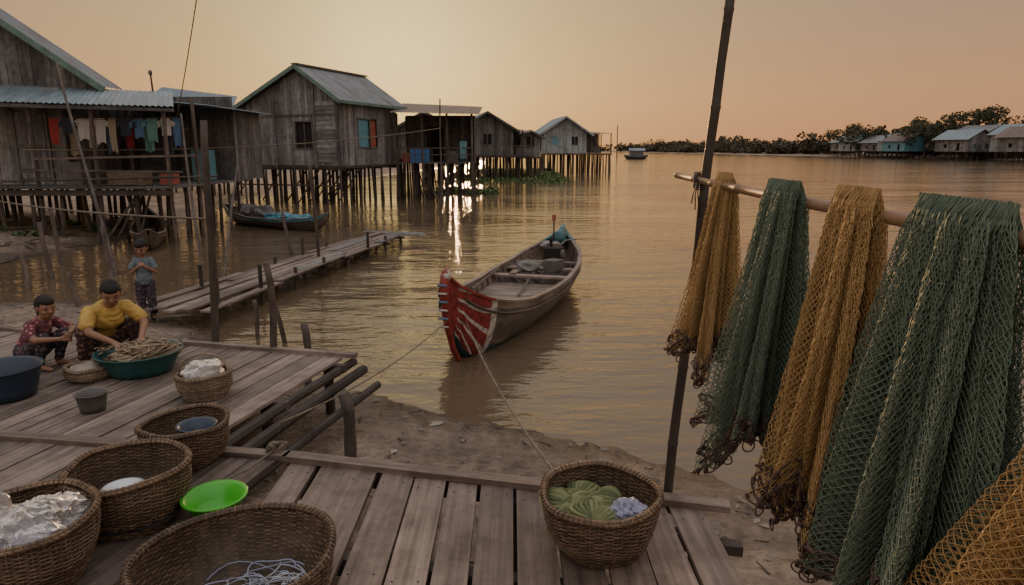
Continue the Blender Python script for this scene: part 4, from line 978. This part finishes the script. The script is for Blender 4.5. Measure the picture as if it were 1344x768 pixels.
# ------------------------------------------------------------ people
class Fig:
    def __init__(s,o,yaw,sc_=1):
        s.o=Vector(o);s.F=Vector((math.cos(yaw),math.sin(yaw),0));s.Lf=Vector((-math.sin(yaw),math.cos(yaw),0));s.s=sc_;s.p=[]
    def w(s,q): return s.o+(s.F*q[0]+s.Lf*q[1]+Vector((0,0,1))*q[2])*s.s
    def cap(s,a,b,r0,r1,k): s.p.append(('c',s.w(a),s.w(b),r0*s.s,r1*s.s,k))
    def chain(s,pts,rad,k):
        for i in range(len(pts)-1): s.cap(pts[i],pts[i+1],rad[i],rad[i+1],k)
    def ell(s,c,r,k,fwd=(1,0,0)):
        f=(s.F*fwd[0]+s.Lf*fwd[1]+Vector((0,0,1))*fwd[2]).normalized();l=Vector((0,0,1)).cross(f).normalized();u=f.cross(l)
        R=Matrix((f,l,u));s.p.append(('e',s.w(c),tuple(x*s.s for x in r),R,None,k))
    def head(s,c,fwd,hair='short',sz=1.0):
        f=Vector(fwd).normalized();l=Vector((0,0,1)).cross(f).normalized();u=f.cross(l);c=Vector(c)
        P=lambda a,b,d:tuple(c+(f*a+l*b+u*d)*sz)
        s.ell(P(0,0,.01),(.09*sz,.073*sz,.10*sz),'skin',f);s.ell(P(.028,0,-.05),(.058*sz,.052*sz,.058*sz),'skin',f)
        s.cap(P(.084,0,.015),P(.100,0,-.015),.007*sz,.011*sz,'skin');s.cap(P(.090,-.012,-.018),P(.090,.012,-.018),.008*sz,.008*sz,'skin')
        s.ell(P(.074,0,-.052),(.012*sz,.023*sz,.007*sz),'lip',f)
        for g_ in (-1,1):
            s.ell(P(.0765,.030*g_,.010),(.010*sz,.013*sz,.0055*sz),'eye',f);s.cap(P(.084,.018*g_,.030),P(.074,.045*g_,.030),.0035*sz,.003*sz,'hair')
            s.ell(P(.0,.076*g_,-.005),(.018*sz,.010*sz,.028*sz),'skin',f);s.ell(P(.058,.034*g_,-.024),(.025*sz,.024*sz,.022*sz),'skin',f)
        s.ell(P(-.028,0,.028),(.092*sz,.085*sz,.096*sz),'hair',f)
        s.ell(P(.006,0,.072),(.080*sz,.069*sz,.045*sz),'hair',f)
        if hair=='short': s.ell(P(.02,0,.070),(.074*sz,.068*sz,.043*sz),'hair',f)
        s.ell(P(-.045,0,-.03),(.055*sz,.070*sz,.06*sz),'hair',f)
        if hair=='bun': s.ell(P(-.125,0,.0),(.045*sz,.05*sz,.045*sz),'hair',f)
        if hair=='tail': s.chain([P(-.10,0,.03),P(-.14,0,-.04),P(-.13,0,-.14)],[.035*sz,.035*sz,.018*sz],'hair')
    def hand(s,wr,d,n,side,sz=1.0,curl=.5):
        d=Vector(d).normalized();n=Vector(n);n=(n-d*n.dot(d)).normalized();l=n.cross(d)*side;wr=Vector(wr)
        for q in (-.026,-.009,.009,.026): s.cap(tuple(wr+l*q*.6*sz),tuple(wr+(d*.075+l*q)*sz),.015*sz,.0115*sz,'skin')
        for q,Lf in ((-.032,.060),(-.011,.074),(.011,.080),(.032,.070)):
            b=wr+(d*.078+l*q)*sz;d1=(d*math.cos(curl*.6)+n*math.sin(curl*.6))+l*q*4;m_=b+d1*Lf*.5*sz;d2=(d*math.cos(curl*1.6)+n*math.sin(curl*1.6));e=m_+d2*Lf*.5*sz
            s.cap(tuple(b),tuple(m_),.0088*sz,.008*sz,'skin');s.cap(tuple(m_),tuple(e),.008*sz,.0065*sz,'skin')
        b=wr+(d*.025+l*.022)*sz;m_=b+(d*.03+l*.035+n*.012)*sz;e=m_+(d*.032+l*.008+n*.012)*sz
        s.cap(tuple(b),tuple(m_),.012*sz,.010*sz,'skin');s.cap(tuple(m_),tuple(e),.010*sz,.0075*sz,'skin')
    def build(s,name,kmap,vox=.006):
        import bmesh
        bm=bmesh.new()
        for p in s.p:
            if p[0]=='c':
                a,b,r0,r1=p[1:5];d=b-a;Lg=d.length
                q=d.to_track_quat('Z','Y').to_matrix().to_4x4() if Lg>1e-6 else Matrix()
                n=14;rings=[]
                prof=[(-r0*math.cos(t_),r0*math.sin(t_)) for t_ in np.linspace(.25,math.pi/2,4)]+[(Lg+r1*math.cos(t_),r1*math.sin(t_)) for t_ in np.linspace(math.pi/2,.25,4)]
                for z,r in prof: rings.append([bm.verts.new(a+(q@Vector((r*math.cos(2*math.pi*j/n),r*math.sin(2*math.pi*j/n),z)))) for j in range(n)])
                for i in range(len(rings)-1):
                    for j in range(n): bm.faces.new((rings[i][j],rings[i][(j+1)%n],rings[i+1][(j+1)%n],rings[i+1][j]))
                bm.faces.new(rings[0][::-1]);bm.faces.new(rings[-1])
            else:
                m=Matrix.Translation(p[1])@p[3].transposed().to_4x4()@Matrix.Diagonal((*p[2],1))
                bmesh.ops.create_uvsphere(bm,u_segments=20,v_segments=14,radius=1,matrix=m)
        me=bpy.data.meshes.new('tmp');bm.to_mesh(me);bm.free();o=bpy.data.objects.new('tmp',me);sc.collection.objects.link(o)
        r=o.modifiers.new('r','REMESH');r.mode='VOXEL';r.voxel_size=vox
        sm_=o.modifiers.new('s','SMOOTH');sm_.factor=.5;sm_.iterations=3
        dg=bpy.context.evaluated_depsgraph_get();ev=o.evaluated_get(dg);m2=bpy.data.meshes.new_from_object(ev);bpy.data.objects.remove(o)
        m2.name=name;m2.materials.clear()
        keys=sorted(set(kmap.values()))
        for k in keys: m2.materials.append(M[k])
        nf=len(m2.polygons);C=np.zeros(nf*3,np.float32);m2.polygons.foreach_get('center',C);C=C.reshape(-1,3)
        best=np.full(nf,1e9);lab=np.zeros(nf,int)
        for p in s.p:
            if p[0]=='c':
                a=np.array(p[1]);b=np.array(p[2]);ab=b-a;t_=np.clip(((C-a)@ab)/max(ab@ab,1e-9),0,1);dd=np.linalg.norm(C-a-t_[:,None]*ab,axis=1)-(p[3]+(p[4]-p[3])*t_)
            else:
                R=np.array(p[3]);Lc=(C-np.array(p[1]))@R.T;rr=np.array(p[2]);nn=np.linalg.norm(Lc/rr,axis=1);g2_=np.linalg.norm(Lc/rr**2,axis=1)+1e-9;dd=nn*(nn-1)/g2_
            if p[5] in('eye','lip'): dd=dd-.002
            m_=dd<best;best[m_]=dd[m_];lab[m_]=keys.index(kmap[p[5]])
        soft={keys.index(k) for k in keys if k not in('skin','eye','lip','hair')}
        nv=len(m2.vertices);cl=np.ones(nv,bool)
        for pi,pl in enumerate(m2.polygons):
            if lab[pi] not in soft:
                for vi in pl.vertices: cl[vi]=False
        nrm=[v.normal.copy() for v in m2.vertices]
        for vi,v in enumerate(m2.vertices):
            if cl[vi]:
                c=v.co;q=Vector((c.x*9+c.z*6,c.y*9-c.z*5,c.z*15))
                v.co=c+nrm[vi]*(.004+.016*(.35-abs(mnoise.noise(q)))+.006*mnoise.noise(c*26))*s.s
        m2.polygons.foreach_set('material_index',lab.astype(np.int32));m2.polygons.foreach_set('use_smooth',[True]*nf);m2.update()
        return link(bpy.data.objects.new(name,m2))
base={'skin':'skin','hair':'hair','eye':'eye','lip':'lip'}
# woman hunched forward over the basin
f=Fig((-3.83,6.15,.70),math.atan2(-.50,.62),.96)
f.ell((-.03,0,.2),(.17,.19,.14),'leg');f.chain([(-.03,0,.25),(.07,0,.38),(.20,0,.475)],[.15,.14,.125],'top')
f.chain([(.23,-.15,.51),(.23,.15,.51)],[.06,.06],'top');f.ell((.21,0,.42),(.105,.15,.10),'top')
for g_ in (-1,1):
    f.chain([(.0,.10*g_,.19),(.31,.25*g_,.37)],[.095,.068],'leg');f.chain([(.31,.25*g_,.37),(.17,.22*g_,.09)],[.064,.05],'leg');f.chain([(.17,.22*g_,.12),(.16,.22*g_,.06)],[.04,.036],'skin')
    f.chain([(.15,.22*g_,.035),(.33,.25*g_,.028)],[.036,.026],'skin')
    f.chain([(.24,.165*g_,.51),(.36,.235*g_,.42)],[.060,.056],'top')
    f.chain([(.36,.235*g_,.42),(.41,.24*g_,.36)],[.042,.038],'skin')
f.chain([(.41,.24,.36),(.58,.13,.265)],[.037,.024],'skin');f.hand((.59,.125,.26),(.8,-.3,-.45),(-.3,0,-1),1,1,.7)
f.chain([(.41,-.24,.36),(.56,-.10,.265)],[.037,.024],'skin');f.hand((.57,-.095,.26),(.8,.3,-.45),(-.3,0,-1),-1,1,.7)
f.chain([(.24,0,.53),(.31,0,.60)],[.052,.047],'skin');f.head((.355,0,.675),(.82,-.30,-.42),'bun',1.06)
f.build('squatting_woman',{**base,'top':'yellow','leg':'sarong'})
f=Fig((-4.30,5.88,.70),math.radians(-14),.82)
f.ell((-.02,0,.17),(.14,.16,.13),'leg');f.chain([(-.02,0,.2),(.07,0,.34),(.16,0,.45)],[.125,.12,.11],'top');f.chain([(.18,-.12,.49),(.18,.12,.49)],[.05,.05],'top')
for g_ in (-1,1):
    f.chain([(.02,.08*g_,.16),(.32,.13*g_,.36)],[.085,.06],'leg');f.chain([(.32,.13*g_,.36),(.22,.12*g_,.08)],[.056,.042],'leg');f.chain([(.21,.12*g_,.035),(.38,.13*g_,.025)],[.034,.024],'skin')
    f.chain([(.18,.135*g_,.49),(.28,.23*g_,.40)],[.05,.048],'top')
f.chain([(.28,.23,.40),(.34,.23,.37),(.46,.08,.38)],[.045,.036,.023],'skin');f.hand((.47,.07,.38),(.4,-.8,-.2),(-1,0,-.3),1,.9,.8)
f.chain([(.28,-.23,.40),(.34,-.23,.37),(.47,-.06,.35)],[.045,.036,.023],'skin');f.hand((.48,-.05,.35),(.4,.8,-.1),(-1,0,-.3),-1,.9,.8)
f.chain([(.18,0,.51),(.235,0,.59)],[.045,.042],'skin');f.head((.27,0,.67),(.9,-.30,-.22),'tail',1.10)
f.build('squatting_girl',{**base,'top':'floral','leg':'pantsf'})
f=Fig((-5.42,9.9,.15),math.radians(-70),1.04)
f.ell((0,0,.52),(.085,.105,.09),'leg');f.chain([(0,0,.56),(.0,0,.70),(.0,0,.80)],[.10,.10,.085],'top');f.chain([(0,-.08,.825),(0,.08,.825)],[.042,.042],'top')
for g_ in (-1,1):
    f.chain([(0,.055*g_,.50),(.015,.065*g_,.28),(-.005,.07*g_,.09)],[.074,.056,.046],'leg');f.chain([(-.005,.07*g_,.1),(0,.07*g_,.045)],[.028,.026],'skin');f.chain([(-.01,.07*g_,.025),(.10,.085*g_,.018)],[.026,.018],'skin')
    f.chain([(0,.095*g_,.83),(.02,.14*g_,.73)],[.041,.044],'top');f.chain([(.02,.14*g_,.73),(.03,.15*g_,.67),(.14,.045*g_,.76)],[.030,.028,.019],'skin')
f.hand((.145,.04,.765),(.5,-.5,.5),(-.3,-1,0),1,.72,.9);f.hand((.145,-.04,.765),(.5,.5,.5),(-.3,1,0),-1,.72,.9)
f.chain([(0,0,.85),(.015,0,.92)],[.036,.034],'skin');f.head((.03,0,1.01),(.9,-.15,-.4),'short',1.04)
f.build('standing_child',{**base,'top':'greytee','leg':'pantsf'},.0055)
mb=MB()
for i in range(70):
    c0=Vector((-3.22+random.gauss(0,.09),5.74+random.gauss(0,.09),.87+random.uniform(0,.07)));a=random.uniform(0,6.28);R0=random.uniform(.04,.14)
    mb.tube([(c0.x+R0*math.cos(a+q)*1.2,c0.y+R0*math.sin(a+q),c0.z+.02*math.sin(q*2+a)) for q in np.linspace(0,random.uniform(2,5),12)],.008,'wickl',5)
crumple(mb,(-3.22,5.74,.86),(.23,.2,.07),'wickl',6,40,.5);mb.build('bundled_net',smooth=True)
print('done')
